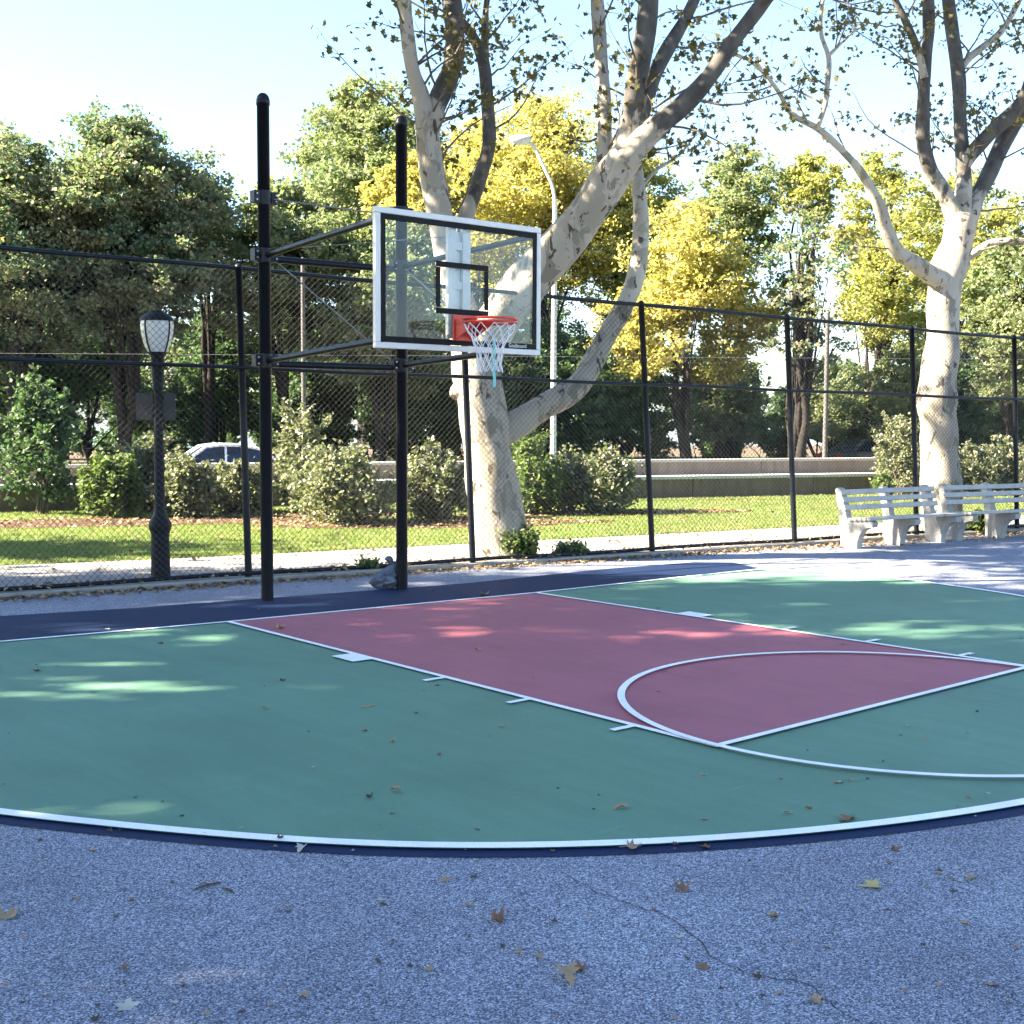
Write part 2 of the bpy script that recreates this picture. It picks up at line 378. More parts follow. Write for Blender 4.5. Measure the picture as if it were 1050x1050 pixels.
M['leaf_green'] = leafmat('leaf_green', [(0.105, 0.142, 0.082), (0.140, 0.178, 0.098), (0.190, 0.215, 0.118), (0.23, 0.23, 0.13)], 0.46)
M['leaf_yellow'] = leafmat('leaf_yellow', [(0.19, 0.205, 0.070), (0.31, 0.305, 0.105), (0.40, 0.375, 0.145), (0.42, 0.36, 0.15)], 0.52, tint=(0.97, 1.0, 0.6))
M['leaf_yg'] = leafmat('leaf_yellow_green', [(0.15, 0.175, 0.07), (0.22, 0.235, 0.09), (0.28, 0.275, 0.11), (0.31, 0.285, 0.12)], 0.5, tint=(0.92, 1.04, 0.5))
M['leaf_shrub'] = leafmat('leaf_shrub', [(0.080, 0.096, 0.056), (0.120, 0.134, 0.078), (0.175, 0.178, 0.108), (0.245, 0.235, 0.15)], 0.35, 0.45, 0.45, 1.2)
M['leaf_shrub_b'] = leafmat('leaf_shrub_bright', [(0.06, 0.095, 0.03), (0.10, 0.14, 0.045), (0.16, 0.19, 0.075)], 0.45, 0.5, 0.3, 1.2)
M['leaf_plane'] = leafmat('leaf_plane', [(0.045, 0.042, 0.018), (0.07, 0.058, 0.024), (0.10, 0.075, 0.030), (0.13, 0.115, 0.028)], 0.25, clump=0.8)
M['leaf_shade'] = leafmat('leaf_shade', [(0.05, 0.07, 0.02), (0.09, 0.10, 0.03), (0.12, 0.10, 0.03)], 0.25)
M['grass'] = leafmat('grass_blade', [(0.095, 0.140, 0.040), (0.135, 0.180, 0.055), (0.185, 0.215, 0.075), (0.24, 0.225, 0.10)], 0.4, clump=0.9)
M['dry_a'] = pbr('dry_leaf_brown', (0.22, 0.112, 0.055), 0.8, var=0.35, nscale=40)
M['dry_b'] = pbr('dry_leaf_tan', (0.33, 0.22, 0.12), 0.8, var=0.3, nscale=40)
M['dry_c'] = pbr('dry_leaf_yellow', (0.42, 0.34, 0.14), 0.8, var=0.25, nscale=40)
M['dry_d'] = pbr('dry_leaf_dark', (0.075, 0.052, 0.038), 0.85, var=0.35, nscale=40)
M['dry_e'] = pbr('dry_leaf_grey', (0.40, 0.39, 0.33), 0.8, var=0.2, nscale=40)
M['litter'] = leafmat('leaf_litter', [(0.09, 0.055, 0.03), (0.17, 0.10, 0.055), (0.27, 0.18, 0.10), (0.36, 0.27, 0.16)], 0.15)

# ------------------------------------------------------------------ ground, river, road
W0 = Vector((1.67, 15.25, 0)); WD = Vector((0.9442, -0.3294, 0)).normalized(); WN = Vector((-WD.y, WD.x, 0))
def gz(p):
    w = (Vector((p[0], p[1], 0))-W0).dot(WN)
    return 0.0 if w < 0.35 else -0.35
def wp(s, w, z=0.0): return W0+WD*s+WN*w+Vector((0, 0, z))
g = MB()
prof = [(-260, 0), (-40, 0), (0.30, 0), (0.36, -0.35), (40, -0.35), (95, -1.0), (110, -5.5), (112, -9)]
ss = [-500, -120, -40, 0, 40, 120, 500]
vs = [wp(s, w, z) for s in ss for w, z in prof]; n = len(prof)
g.add(vs, [(i*n+k, (i+1)*n+k, (i+1)*n+k+1, i*n+k+1) for i in range(len(ss)-1) for k in range(n-1)])
tag(g.build('ground', M['soil']), kind='structure')
g = MB(); g.add([wp(-4000, 100, -4.6), wp(4000, 100, -4.6), wp(4000, 5000, -4.6), wp(-4000, 5000, -4.6)], [(0, 1, 2, 3)])
tag(g.build('river_water', M['water']), kind='structure')
g = MB(); hp = []
for i in range(81):
    s = -2400+i*60; h = 22+9*math.sin(i*0.37)+6*math.sin(i*1.1+1)
    hp += [wp(s, 1200, -5), wp(s, 1260, h*0.7), wp(s, 1340, h), wp(s, 1500, -5)]
g.add(hp, [(i*4+k, (i+1)*4+k, (i+1)*4+k+1, i*4+k+1) for i in range(80) for k in range(3)], True)
tag(g.build('hills', M['hill']), kind='structure')
g = MB(); g.add([wp(-300, 3.0, -0.345), wp(300, 3.0, -0.345), wp(300, 20, -0.345), wp(-300, 20, -0.345)], [(0, 1, 2, 3)])
tag(g.build('road', M['road']), kind='structure')
tag(sheet('verge', [wp(-300, 20.3), wp(300, 20.3), wp(300, 39.8), wp(-300, 39.8)], -0.343, M['verge']))
g = MB()
for w in (3.5, 19.5): g.add([wp(-300, w, -0.341), wp(300, w, -0.341), wp(300, w+0.12, -0.341), wp(-300, w+0.12, -0.341)], [(0, 1, 2, 3)])
for k in range(-20, 20): g.add([wp(k*9, 11.5, -0.341), wp(k*9+3, 11.5, -0.341), wp(k*9+3, 11.62, -0.341), wp(k*9, 11.62, -0.341)], [(0, 1, 2, 3)])
tag(g.build('road_marking', M['line']), kind='structure')

# fence line (foot), found from the posts' feet
FA = Vector((-0.04, 2.70, 0)); FB = Vector((13.3, 0.50, 0))
FD = (FB-FA).normalized(); FN = Vector((-FD.y, FD.x, 0))     # FN points away from the court
def fp(s, w, z=0.0): return FA+FD*s+FN*w+Vector((0, 0, z))
fang = math.atan2(FD.y, FD.x)

tag(sheet('asphalt', [fp(-45, -0.12), fp(45, -0.12), fp(45, -50), fp(-45, -50)], 0.004, M['asphalt']))
tag(sheet('path', [fp(-60, 0.30), fp(60, 0.30), fp(60, 2.35), fp(30, 2.35), fp(10, 2.45), fp(0, 2.75), fp(-3, 3.1), fp(-60, 3.3)], 0.006, M['path']))
kb = MB(); kb.box(fp(-9, 0.09, 0.03), (36, 0.19, 0.030), fang, 0.01); tag(kb.build('kerb', M['kerb']), kind='structure')
lawn_pts = [fp(-60, 3.34), fp(-3, 3.14), fp(0, 2.79), fp(10, 2.49), fp(30, 2.39), fp(60, 2.39), wp(70, 0.1), wp(-60, 0.1)]
tag(sheet('lawn', lawn_pts, 0.008, M['lawn']))
# mulch beds round the shrubs
def blob(cx, cy, rx, ry, ang, seed, n=40):
    rr = random.Random(seed); ph = [rr.uniform(0, 6.28) for _ in range(4)]; out = []
    for i in range(n):
        t = 2*math.pi*i/n; k = 1+0.10*math.sin(2*t+ph[0])+0.07*math.sin(3*t+ph[1])+0.05*math.sin(5*t+ph[2])+0.03*math.sin(9*t+ph[3])
        x, y = rx*k*math.cos(t), ry*k*math.sin(t)
        out.append((cx+x*math.cos(ang)-y*math.sin(ang), cy+x*math.sin(ang)+y*math.cos(ang)))
    return out
wang = math.atan2(WD.y, WD.x)
b1 = G(120, 535); b2 = G(440, 538); b3 = G(640, 525.0)
BEDS = [blob(b1.x+0.2, b1.y-0.2, 5.0, 1.15, wang-0.05, 1), blob(b2.x, b2.y+0.1, 3.2, 0.9, wang-0.25, 2), blob(b3.x-0.8, b3.y-0.1, 2.8, 0.7, wang-0.1, 3)]
for b in BEDS: tag(sheet('mulch_bed', b, 0.016, M['mulch']))

# ------------------------------------------------------------------ court paint (flat sheets, 4 mm apart)
ctr = Vector((0.0, -1.45))
outl = [G(*p) for p in [(780, 585), (840, 588), (900, 592.5), (980, 602), (1050, 612.5)]] + [None] + [G(*p) for p in [(1050, 828), (900, 850), (800, 860.5), (700, 867.5), (600, 871.5), (520, 873.5), (430, 873.5), (330, 869), (200, 858.5), (100, 849), (0, 837.5)]]
def polar(p): d = Vector((p[0], p[1]))-ctr; return math.atan2(d.y, d.x), d.length
pr = [polar(p) for p in outl if p is not None]
base_l = G(0, 660); base_a = G(233, 639.5); base_b = G(548, 609.5); base_c = G(720, 591)
bdir = (Vector((base_b.x, base_b.y))-Vector((base_l.x, base_l.y))).normalized()
bl_far = Vector((base_l.x, base_l.y))-bdir*2.35
tl, rl = polar(bl_far); tl -= 2*math.pi if tl > 0 else 0
pr.append((tl+0.12, rl*1.0)); pr.append((tl, rl))
ang = [a for a, r in pr]; rad = [r for a, r in pr]
order = np.argsort([-a for a in ang]); ang = np.array(ang)[order]; rad = np.array(rad)[order]
TT = np.linspace(ang[0], ang[-1], 160)
def rs(t, off=0.0):
    r = np.interp(-t, -ang, rad)
    return r+off
rad_s = rs(TT)
for _ in range(14): rad_s[1:-1] = 0.25*rad_s[:-2]+0.5*rad_s[1:-1]+0.25*rad_s[2:]
def arc_pts(off): return [(ctr.x+(r+off)*math.cos(t), ctr.y+(r+off)*math.sin(t)) for t, r in zip(TT, rad_s)]
# navy apron: behind the baseline and a narrow rim outside the arc
apron_far = [G(*p) for p in [(0, 632.5), (140, 624), (300, 612), (480, 598.5), (620, 584), (712, 577)]]
ad = (Vector((apron_far[-1].x, apron_far[-1].y))-Vector((apron_far[0].x, apron_far[0].y))).normalized()
left_far = Vector((apron_far[0].x, apron_far[0].y))-ad*3.4
navy = [(p.x, p.y) for p in apron_far]+[(apron_far[-1].x+0.35, apron_far[-1].y-0.35)]+arc_pts(0.095)+[(left_far.x, left_far.y)]
tag(sheet('court_apron', navy, 0.008, M['navy']))
base_line = [(p.x, p.y) for p in (bl_far, base_l, base_a, base_b, base_c)]+[(outl[0].x, outl[0].y)]
green = base_line[1:-1]+arc_pts(0.0)
tag(sheet('court_green', green, 0.012, M['green']))
LA, LB, LC, LD = [Vector((p.x, p.y)) for p in (G(233, 639.5), G(548, 609.5), G(735, 769), G(1057, 686.5))]
tag(sheet('court_key', [LA, LB, LD, LC], 0.016, M['maroon']))
ln = MB()
ribbon(ln, arc_pts(-0.03), 0.075, 0.020)
ribbon(ln, base_line, 0.05, 0.020)
tag(ln.build('court_line', M['line']), kind='structure')
ln = MB(); Z2 = 0.024
LL = (LC-LA); RL = (LD-LB)
ribbon(ln, [LA, LC+LL.normalized()*0.02], 0.05, Z2); ribbon(ln, [LB, LD+RL.normalized()*0.02], 0.05, Z2)
# lane blocks and ticks
def tick(p, q, out, px0, py0, w, L):
    P = G(px0, py0); t = ((Vector((P.x, P.y))-p).dot(q-p))/(q-p).length_squared
    c = p+(q-p)*t; d = (q-p).normalized()
    a = c+out*0.025; bb = c+out*(0.025+L)
    ln.add([(*(a-d*w/2), Z2), (*(a+d*w/2), Z2), (*(bb+d*w/2), Z2), (*(bb-d*w/2), Z2)], [(0, 1, 2, 3)])
oL = Vector((LL.y, -LL.x)).normalized()
if oL.x > 0: oL = -oL
oR = -oL
for (px0, py0, w, L) in ((362, 677, 0.30, 0.17), (447, 699, 0.05, 0.17), (537, 721, 0.05, 0.17), (648, 748, 0.05, 0.17)): tick(LA, LC, oL, px0, py0, w, L)
for (px0, py0, w, L) in ((700, 634, 0.30, 0.17), (800, 648, 0.05, 0.17), (886, 661, 0.05, 0.17), (984, 675, 0.05, 0.17)): tick(LB, LD, oR, px0, py0, w, L)
tag(ln.build('court_line', M['line']), kind='structure')
ln = MB(); ribbon(ln, [LC-(LD-LC).normalized()*0.02, LD+(LD-LC).normalized()*0.02], 0.05, 0.028)
tag(ln.build('court_line', M['line']), kind='structure')
# free-throw circle fitted to its painted points
cp = np.array([[G(*p).x, G(*p).y] for p in [(631, 718), (700, 687), (800, 675.5), (880, 674), (960, 674), (1040, 800.5), (900, 795), (800, 781), (660, 748), (640, 700)]])
A_ = np.c_[2*cp, np.ones(len(cp))]; sol = np.linalg.lstsq(A_, (cp**2).sum(1), rcond=None)[0]
cc = sol[:2]; cr = math.sqrt(sol[2]+cc@cc)
ln = MB(); ribbon(ln, [(cc[0]+cr*math.cos(2*math.pi*k/120), cc[1]+cr*math.sin(2*math.pi*k/120)) for k in range(120)], 0.05, 0.032, True)
tag(ln.build('court_line', M['line']), kind='structure')
print('circle', cc, cr)
# crack in the asphalt
rc = random.Random(5)
def crack(pp, w0):
    P = []
    for a, b in zip(pp[:-1], pp[1:]):
        for k in range(8):
            t = k/8; P.append(G(a[0]+(b[0]-a[0])*t+rc.uniform(-2.2, 2.2), a[1]+(b[1]-a[1])*t+rc.uniform(-1.6, 1.6)))
    m = MB(); ribbon(m, [(p.x, p.y) for p in P], [w0*rc.uniform(0.08, 0.45) for _ in P], 0.0065)
    tag(m.build('asphalt_crack', M['crack']), kind='structure')
crack([(583, 899), (612, 917), (650, 929), (688, 942), (735, 985), (768, 999), (830, 1011), (850, 1030), (884, 1052)], 0.014)
crack([(770, 999), (815, 1000), (846, 990)], 0.008)
crack([(157, 895), (153, 925), (140, 945)], 0.007)

# ------------------------------------------------------------------ basketball hoop
P1 = Vector((-0.706, 1.219, 0)); P2 = Vector((0.879, 1.078, 0)); PH = 5.03
hoop = empty('basketball_hoop', ((P1+P2)/2), 'two tall black posts carrying a clear backboard with an orange rim and white net', 'basketball hoop')
hoop_off = hoop.location.copy()
def hb(mb, name, mat, parent=None):
    o = mb.build(name, mat, parent or hoop)
    o.matrix_parent_inverse = Matrix.Translation(-hoop_off)
    return o
PR = 0.062
for P in (P1, P2):
    m = MB(); prof = [(PR, 0.0), (PR, PH-0.10), (PR+0.006, PH-0.10), (PR+0.006, PH-0.055)]
    prof += [((PR+0.004)*math.cos(a), PH-0.055+0.075*math.sin(a)) for a in np.linspace(0.05, 1.45, 6)]
    m.lathe(prof, P, 20); hb(m, 'post', M['black'])
z_col = 4.18; z_up = zat(272, 262, P1); z_lo = zat(276, 370, P1)
z_col = zat(271, 203, P1)
print('levels', z_col, z_up, z_lo)
BY, BW, BZ0, BZ1 = -1.03, 0.956, 2.458, 3.658
for P in (P1, P2):
    for z in (z_col, z_up, z_lo):
        m = MB(); m.lathe([(PR+0.012, z-0.07), (PR+0.012, z+0.07)], P, 20)
        for sx in (-1, 1): m.box(P+Vector((sx*(PR+0.035), 0, z)), (0.035, 0.045, 0.062), 0, 0.006)
        hb(m, 'clamp', M['black'])
        for sx, dz in ((-1, -0.03), (-1, 0.03), (1, -0.03), (1, 0.03)):
            b = MB(); b.tube([P+Vector((sx*(PR+0.045), -0.06, z+dz)), P+Vector((sx*(PR+0.045), 0.06, z+dz))], 0.009, 6)
            hb(b, 'clamp_bolt', M['bolt'])
for z in (z_up, z_lo):
    m = MB(); m.tube([P1+Vector((PR, 0, z-0.03)), P2+Vector((-PR, 0, z-0.03))], 0.036, 12); hb(m, 'crossbar', M['black'])
back = BY+0.05
for P, sx in ((P1, -1), (P2, 1)):
    for z, zb in ((z_up, BZ1-0.09), (z_lo, BZ0+0.07)):
        m = MB(); m.tube([P+Vector((0, -PR*0.8, z)), Vector((sx*(BW-0.10), back, zb))], 0.031, 12); hb(m, 'arm', M['black'])
# bracing cables
for a, b, r in ((P1+Vector((PR, 0, z_col)), Vector((BW-0.05, back+0.02, BZ1-0.05)), 0.008), (P2+Vector((-PR, 0, z_col)), Vector((-BW+0.05, back+0.02, BZ1-0.05)), 0.006),
                (P1+Vector((PR, 0, z_up)), P2+Vector((-PR, 0, z_lo)), 0.008), (P2+Vector((0, -PR, z_up-0.02)), Vector((0.12, back, BZ0+0.25)), 0.008),
                (P1+Vector((PR, -0.02, z_up+0.06)), Vector((0.25, back, BZ1-0.12)), 0.005)):
    m = MB(); m.tube([a, b], r, 6); hb(m, 'brace_cable', M['cable'])
# backboard
bb = MB(); bb.box((0, BY, (BZ0+BZ1)/2), (BW-0.045, 0.006, (BZ1-BZ0)/2-0.045)); glass = hb(bb, 'backboard', M['glass'])
fr = MB(); t = 0.05
zc = (BZ0+BZ1)/2; hz = (BZ1-BZ0)/2
for z in (BZ0+t/2, BZ1-t/2): fr.box((0, BY+0.012, z), (BW, 0.024, t/2), 0, 0.004)
for x in (-BW+t/2, BW-t/2): fr.box((x, BY+0.012, zc), (t/2, 0.0235, hz-t-0.001), 0, 0.004)
hb(fr, 'board_frame', M['alu'])
bo = MB(); yb = BY-0.0085; w = 0.05; e = t+0.004
bo.box((0, yb, BZ0+e+w/2), (BW-e, 0.001, w/2)); bo.box((0, yb, BZ1-e-w/2), (BW-e, 0.001, w/2))
for x in (-BW+e+w/2, BW-e-w/2): bo.box((x, yb, zc), (w/2, 0.001, hz-e-w-0.001))
hb(bo, 'board_border', M['border'])
tq = MB(); s0 = BZ0+0.335; sh = 0.457; sw = 0.305
tq.box((0, yb, s0+0.02), (sw, 0.001, 0.025)); tq.box((0, yb, s0+sh-0.025), (sw, 0.001, 0.025))
for x in (-sw+0.025, sw-0.025): tq.box((x, yb, s0+sh/2+0.0), (0.025, 0.001, sh/2-0.052))
hb(tq, 'target_square', M['border'])
ch = MB()
for x in (-0.085, 0.085): ch.box((x, BY+0.055, zc+0.05), (0.045, 0.02, hz-0.10), 0, 0.003)
ch.box((0, BY+0.085, zc), (0.11, 0.008, hz-0.12))
for z in (BZ0+0.22, BZ0+0.6, BZ0+0.95): ch.box((0, BY+0.06, z), (0.12, 0.012, 0.035), 0, 0.002)
hb(ch, 'support_channel', M['white'])
# lettering on the lower border
cu = bpy.data.curves.new('lettering', 'FONT'); cu.body = 'Goalbound'; cu.size = 0.05; cu.extrude = 0.0004; cu.align_x = 'CENTER'; cu.align_y = 'CENTER'
to = bpy.data.objects.new('lettering_src', cu); COL.objects.link(to); bpy.context.view_layer.update()
me = bpy.data.meshes.new_from_object(to.evaluated_get(bpy.context.evaluated_depsgraph_get())); bpy.data.objects.remove(to)
lo = bpy.data.objects.new('lettering', me); me.materials.clear(); me.materials.append(M['white']); COL.objects.link(lo)
lo.parent = hoop; lo.matrix_parent_inverse = Matrix.Translation(-hoop_off)
lo.location = (0.665, BY-0.0105, BZ0+e+w/2); lo.rotation_euler = (R(90), 0, 0)
# rim
RZ = V(499, 327, (0, BY-0.39), (0, 1)).z; RC = Vector((0.0, BY-0.39, RZ)); RR = 0.236
print('rim z', RZ)
rm = MB(); n1, n2 = 48, 10; vs = []
for i in range(n1):
    a = 2*math.pi*i/n1
    for k in range(n2):
        bq = 2*math.pi*k/n2; rr = RR+0.011*math.cos(bq); vs.append(RC+Vector((rr*math.cos(a), rr*math.sin(a), 0.011*math.sin(bq))))
rm.add(vs, [(i*n2+k, i*n2+(k+1) % n2, ((i+1) % n1)*n2+(k+1) % n2, ((i+1) % n1)*n2+k) for i in range(n1) for k in range(n2)], True)
vs = []                                       # second ring of a double rim
for i in range(n1):
    a = 2*math.pi*i/n1
    for k in range(n2):
        bq = 2*math.pi*k/n2; rr = RR+0.004+0.010*math.cos(bq); vs.append(RC+Vector((rr*math.cos(a), rr*math.sin(a), -0.030+0.010*math.sin(bq))))
rm.add(vs, [(i*n2+k, i*n2+(k+1) % n2, ((i+1) % n1)*n2+(k+1) % n2, ((i+1) % n1)*n2+k) for i in range(n1) for k in range(n2)], True)
rim = hb(rm, 'rim', M['rim'])
br = MB()
br.box((0, BY-0.018, RZ-0.06), (0.115, 0.010, 0.115), 0, 0.004)
X, Y, Z = Vector((1, 0, 0)), Vector((0, 1, 0)), Vector((0, 0, 1))
for sx in (-0.10, 0.088): br.prism([(0, 0.01), (-0.30, 0.01), (-0.30, -0.03), (0, -0.17)], 0.012, (sx, BY-0.028, RZ), Y, Z, X)
br.box((0, BY-0.11, RZ-0.012), (0.105, 0.085, 0.008), 0, 0.002)
hb(br, 'rim_bracket', M['rim'], None)
# net
nt_ = MB(); rows = [(0.0, RR-0.004), (0.06, 0.205), (0.13, 0.165), (0.20, 0.135), (0.28, 0.115), (0.36, 0.108), (0.42, 0.118)]
nn = 12; rn = random.Random(3); grid = []
for j, (dz, r) in enumerate(rows):
    row = []
    for k in range(nn):
        a = 2*math.pi*(k+(0.5 if j % 2 else 0))/nn; q = r*(1+rn.uniform(-0.05, 0.05)) if j else r
        row.append(RC+Vector((q*math.cos(a), q*math.sin(a), -0.04-dz+(rn.uniform(-0.012, 0.012) if j else 0))))
    grid.append(row)
for j in range(len(rows)-1):
    for k in range(nn):
        nb = ((k, k-1) if j % 2 == 0 else (k, (k+1) % nn))
        for b in nb: nt_.tube([grid[j][k], grid[j+1][b % nn]], 0.0042, 5, False)
net = hb(nt_, 'net', M['net'])
# turquoise strip hanging from the net
tp = V(506, 345, (RC.x, RC.y), AWAY); tb = V(506.5, 397, (RC.x, RC.y), AWAY)
m = MB(); pts = [tp+(tb-tp)*(i/10)+SIDE*0.006*math.sin(i*0.9) for i in range(11)]
vs = []; 
for p in pts: vs += [p-SIDE*0.013, p+SIDE*0.013]
fs = [(2*i, 2*i+1, 2*i+3, 2*i+2) for i in range(10)]
m.add(vs, fs); m.add([Vector(v)+AWAY*0.002 for v in vs], [f[::-1] for f in fs])
tag(m.build('ribbon', M['teal']), 'thin turquoise strip hanging down from the basketball net', 'ribbon')

# crumpled bag at the foot of the right post
def bag():
    bm = bmesh.new(); bmesh.ops.create_icosphere(bm, subdivisions=5, radius=1)
    from mathutils import noise as mn
    for v in bm.verts:
        c = v.co.copy(); n1_ = mn.noise(c*1.7+Vector((3, 1, 2))); n2_ = abs(mn.noise(c*3.6+Vector((7, 0, 0)))); n3 = abs(mn.noise(c*8.0))
        an_ = math.atan2(c.y, c.x); r = 1+0.26*n1_-0.16*n2_-0.06*n3+0.05*math.sin(an_*11+4*n1_)*max(0, c.z+0.4)
        x, y, z = c.x*0.16*r, c.y*0.13*r, c.z*0.115*r
        z += 0.105
        if c.z > 0.80:
            k = (c.z-0.80)/0.20; x = x*(1-0.55*k)+0.075*k; y *= (1-0.55*k); z += 0.13*k**1.5
        elif c.x < -0.3: z *= 0.80
        z = max(z, 0.004+0.008*abs(mn.noise(c*5)))
        v.co = (x, y, z)
    bm.verts.index_update()
    m_ = MB(); m_.v = [tuple(v.co) for v in bm.verts]; m_.f = [tuple(v.index for v in f.verts) for f in bm.faces]; m_.sm = [True]*len(m_.f)
    for sg, h_ in ((-1, 0.12), (1, 0.16)):          # the two tied handles
        a_ = Vector((0.07, 0, 0.255)); q_ = smooth_path([a_, a_+Vector((sg*0.035, 0.01, h_*0.5)), a_+Vector((sg*0.055, 0.0, h_)), a_+Vector((sg*0.085, -0.01, h_*0.8))], 4)
        m_.tube(q_, [0.016+0.016*math.sin(3.1*i/(len(q_)-1)) for i in range(len(q_))], 7)
    bm.free(); tmp_ = m_.build('plastic_bag', M['bag']); return tmp_
    me = bpy.data.meshes.new('plastic_bag'); bm.to_mesh(me); me.materials.append(M['bag'])
    o = bpy.data.objects.new('plastic_bag', me); COL.objects.link(o); return o
bg = bag(); gp = G(402, 606); bg.location = (gp.x+0.02, gp.y+0.02, 0.008)
bg.location = (P2.x-0.10, P2.y+0.13, 0.009); bg.scale = (1.22, 0.9, 0.88); bg.rotation_euler.z = -0.5
tag(bg, 'crumpled grey plastic bag slumped against the foot of the right hoop post', 'bag')

# ------------------------------------------------------------------ chain link fence
def FHs(s): return 3.505-0.0209*s
def FMs(s): return 2.407-0.0143*s
def LN(s): return -min(0.25, max(0.05, 0.08+0.028*s))/3.4   # each post leans a little along the fence
def fs_at(px, py): 
    p = V(px, py, FA, FN); return (p-FA).dot(FD), p.z
print('fence heights', [fs_at(*q) for q in [(245, 275), (660, 312), (935, 337), (245, 377), (660, 392), (935, 405), (255, 596), (670, 567), (940, 551)]])
S_POST = [fs_at(255, 590)[0], fs_at(485, 575)[0], fs_at(669, 563)[0], fs_at(815, 555)[0], fs_at(940, 548)[0], fs_at(1043, 540)[0]]
sp = 2.75
S_POST = [S_POST[0]-sp*3, S_POST[0]-sp*2, S_POST[0]-sp]+S_POST+[S_POST[-1]+sp*k for k in (1, 2, 3)]
fence = empty('chain_link_fence', fp(0, 0), 'tall black chain link fence running along the whole back of the court', 'fence')
def fb(mb, name, mat):
    o = mb.build(name, mat, fence); o.matrix_parent_inverse = Matrix.Translation(-fence.location); return o
fence.location = fp(0, 0)
S0, S1 = S_POST[0], S_POST[-1]
LEAN = -0.012
def fl(s, w, z): return fp(s, w, z)+FD*0
for s in S_POST:
    m = MB(); FH = FHs(s); m.lathe([(0.04, -0.02), (0.04, FH*0.5), (0.04, FH), (0.046, FH), (0.046, FH+0.02), (0.03, FH+0.045), (0.008, FH+0.055)], fp(s, 0), 14)
    m.v = [tuple(Vector(v)+FD*LN(s)*v[2]) for v in m.v]; fb(m, 'fence_post', M['fence'])
for zf, r, wz in ((FHs, 0.026, 0), (FMs, 0.022, -0.045), (lambda s: 0.10, 0.024, -0.02)):
    m = MB(); k = 60
    m.tube([fp(S0+(S1-S0)*i/k, wz, zf(S0+(S1-S0)*i/k)-0.005+0.006*math.sin(i*0.9)) for i in range(k+1)], r, 8); fb(m, 'rail', M['fence'])
# woven wire: two crossing families of diagonals, 7.2 cm diamonds
wm = MB(); pitch = 0.074; H0, H1 = 0.08, 3.5; wr = 0.0025; seg = 0.42
L = S1-S0; Hh = H1-H0
tri = [(math.cos(2*math.pi*k/3), math.sin(2*math.pi*k/3)) for k in range(3)]
for sgn in (1, -1):
    k0 = -int(Hh/pitch)-2; k1 = int(L/pitch)+2
    for k in range(k0 if sgn > 0 else 0, (k1 if sgn > 0 else k1-k0)+1):
        u0 = k*pitch
        a, b = (max(0, -u0), min(Hh, L-u0)) if sgn > 0 else (max(0, u0-L), min(Hh, u0))
        if b-a < 0.02: continue
        nseg = max(1, int((b-a)/seg)); vv = []; 
        for i in range(nseg+1):
            t = a+(b-a)*i/nseg; s = S0+u0+sgn*t; z = H0+t
            wob = 0.012*math.sin(s*1.3)+0.006*math.sin(s*4.1+z*2)
            c = fp(s, 0.050+sgn*0.002+wob*0.4, H0+t*(FHs(s)-H0)/Hh)
            d1 = (FD*-sgn+Z).normalized()
            for ca, sa in tri: vv.append(c+d1*ca*wr+FN*sa*wr)
        wm.add(vv, [(i*3+j, i*3+(j+1) % 3, (i+1)*3+(j+1) % 3, (i+1)*3+j) for i in range(nseg) for j in range(3)], True)
fb(wm, 'wire_mesh', M['wire'])

# ------------------------------------------------------------------ park lamp with two signs
lp = V(165, 598, fp(0, 0.27), FN); lp.z = 0
LH = zat(163, 318, lp); zl0 = zat(163, 361, lp)
print('lamp height', LH, zl0)
lamp = empty('street_lamp', lp, 'black cast iron park lamp with frosted lantern standing just behind the fence', 'lamp')
m = MB(); fl_ = lambda i, k: 1.0 if k % 2 else 0.90
m.lathe([(0.125, 0), (0.125, 0.07), (0.112, 0.09), (0.108, 0.11)], (0, 0, 0), 24)
m.lathe([(0.106, 0.11), (0.098, 0.57)], (0, 0, 0), 32, fl_)
m.lathe([(0.104, 0.57), (0.112, 0.60), (0.126, 0.645), (0.122, 0.69), (0.100, 0.73), (0.072, 0.78), (0.062, 0.84)], (0, 0, 0), 24)
m.build('base', M['iron'], lamp)
m = MB(); m.lathe([(0.060, 0.84), (0.048, zl0-0.42)], (0, 0, 0), 24, fl_); m.lathe([(0.060, zl0-0.42), (0.066, zl0-0.40), (0.060, zl0-0.37), (0.064, zl0-0.3), (0.072, zl0-0.06), (0.108, zl0)], (0, 0, 0), 20)
m.build('pole', M['iron'], lamp)
lh = LH-zl0
lan = MB(); lan.lathe([(0.105, zl0), (0.132, zl0+lh*0.12), (0.155, zl0+lh*0.28), (0.172, zl0+lh*0.46), (0.179, zl0+lh*0.62), (0.174, zl0+lh*0.75)], (0, 0, 0), 24)
lan_o = lan.build('lantern', M['lantern'], lamp)
m = MB()
for k in range(4):
    a = R(20+90*k); d = Vector((math.cos(a), math.sin(a), 0))
    m.tube([d*r+Vector((0, 0, z)) for r, z in [(0.109, zl0), (0.136, zl0+lh*0.12), (0.159, zl0+lh*0.28), (0.176, zl0+lh*0.46), (0.183, zl0+lh*0.62), (0.178, zl0+lh*0.75)]], 0.009, 6)
m.build('rib', M['iron'], lan_o)
m = MB(); m.lathe([(0.186, zl0+lh*0.735), (0.186, zl0+lh*0.76), (0.168, zl0+lh*0.83), (0.125, zl0+lh*0.91), (0.075, zl0+lh*0.955), (0.07, zl0+lh*0.985), (0.02, zl0+lh)], (0, 0, 0), 24)
m.build('cap', M['iron'], lamp)
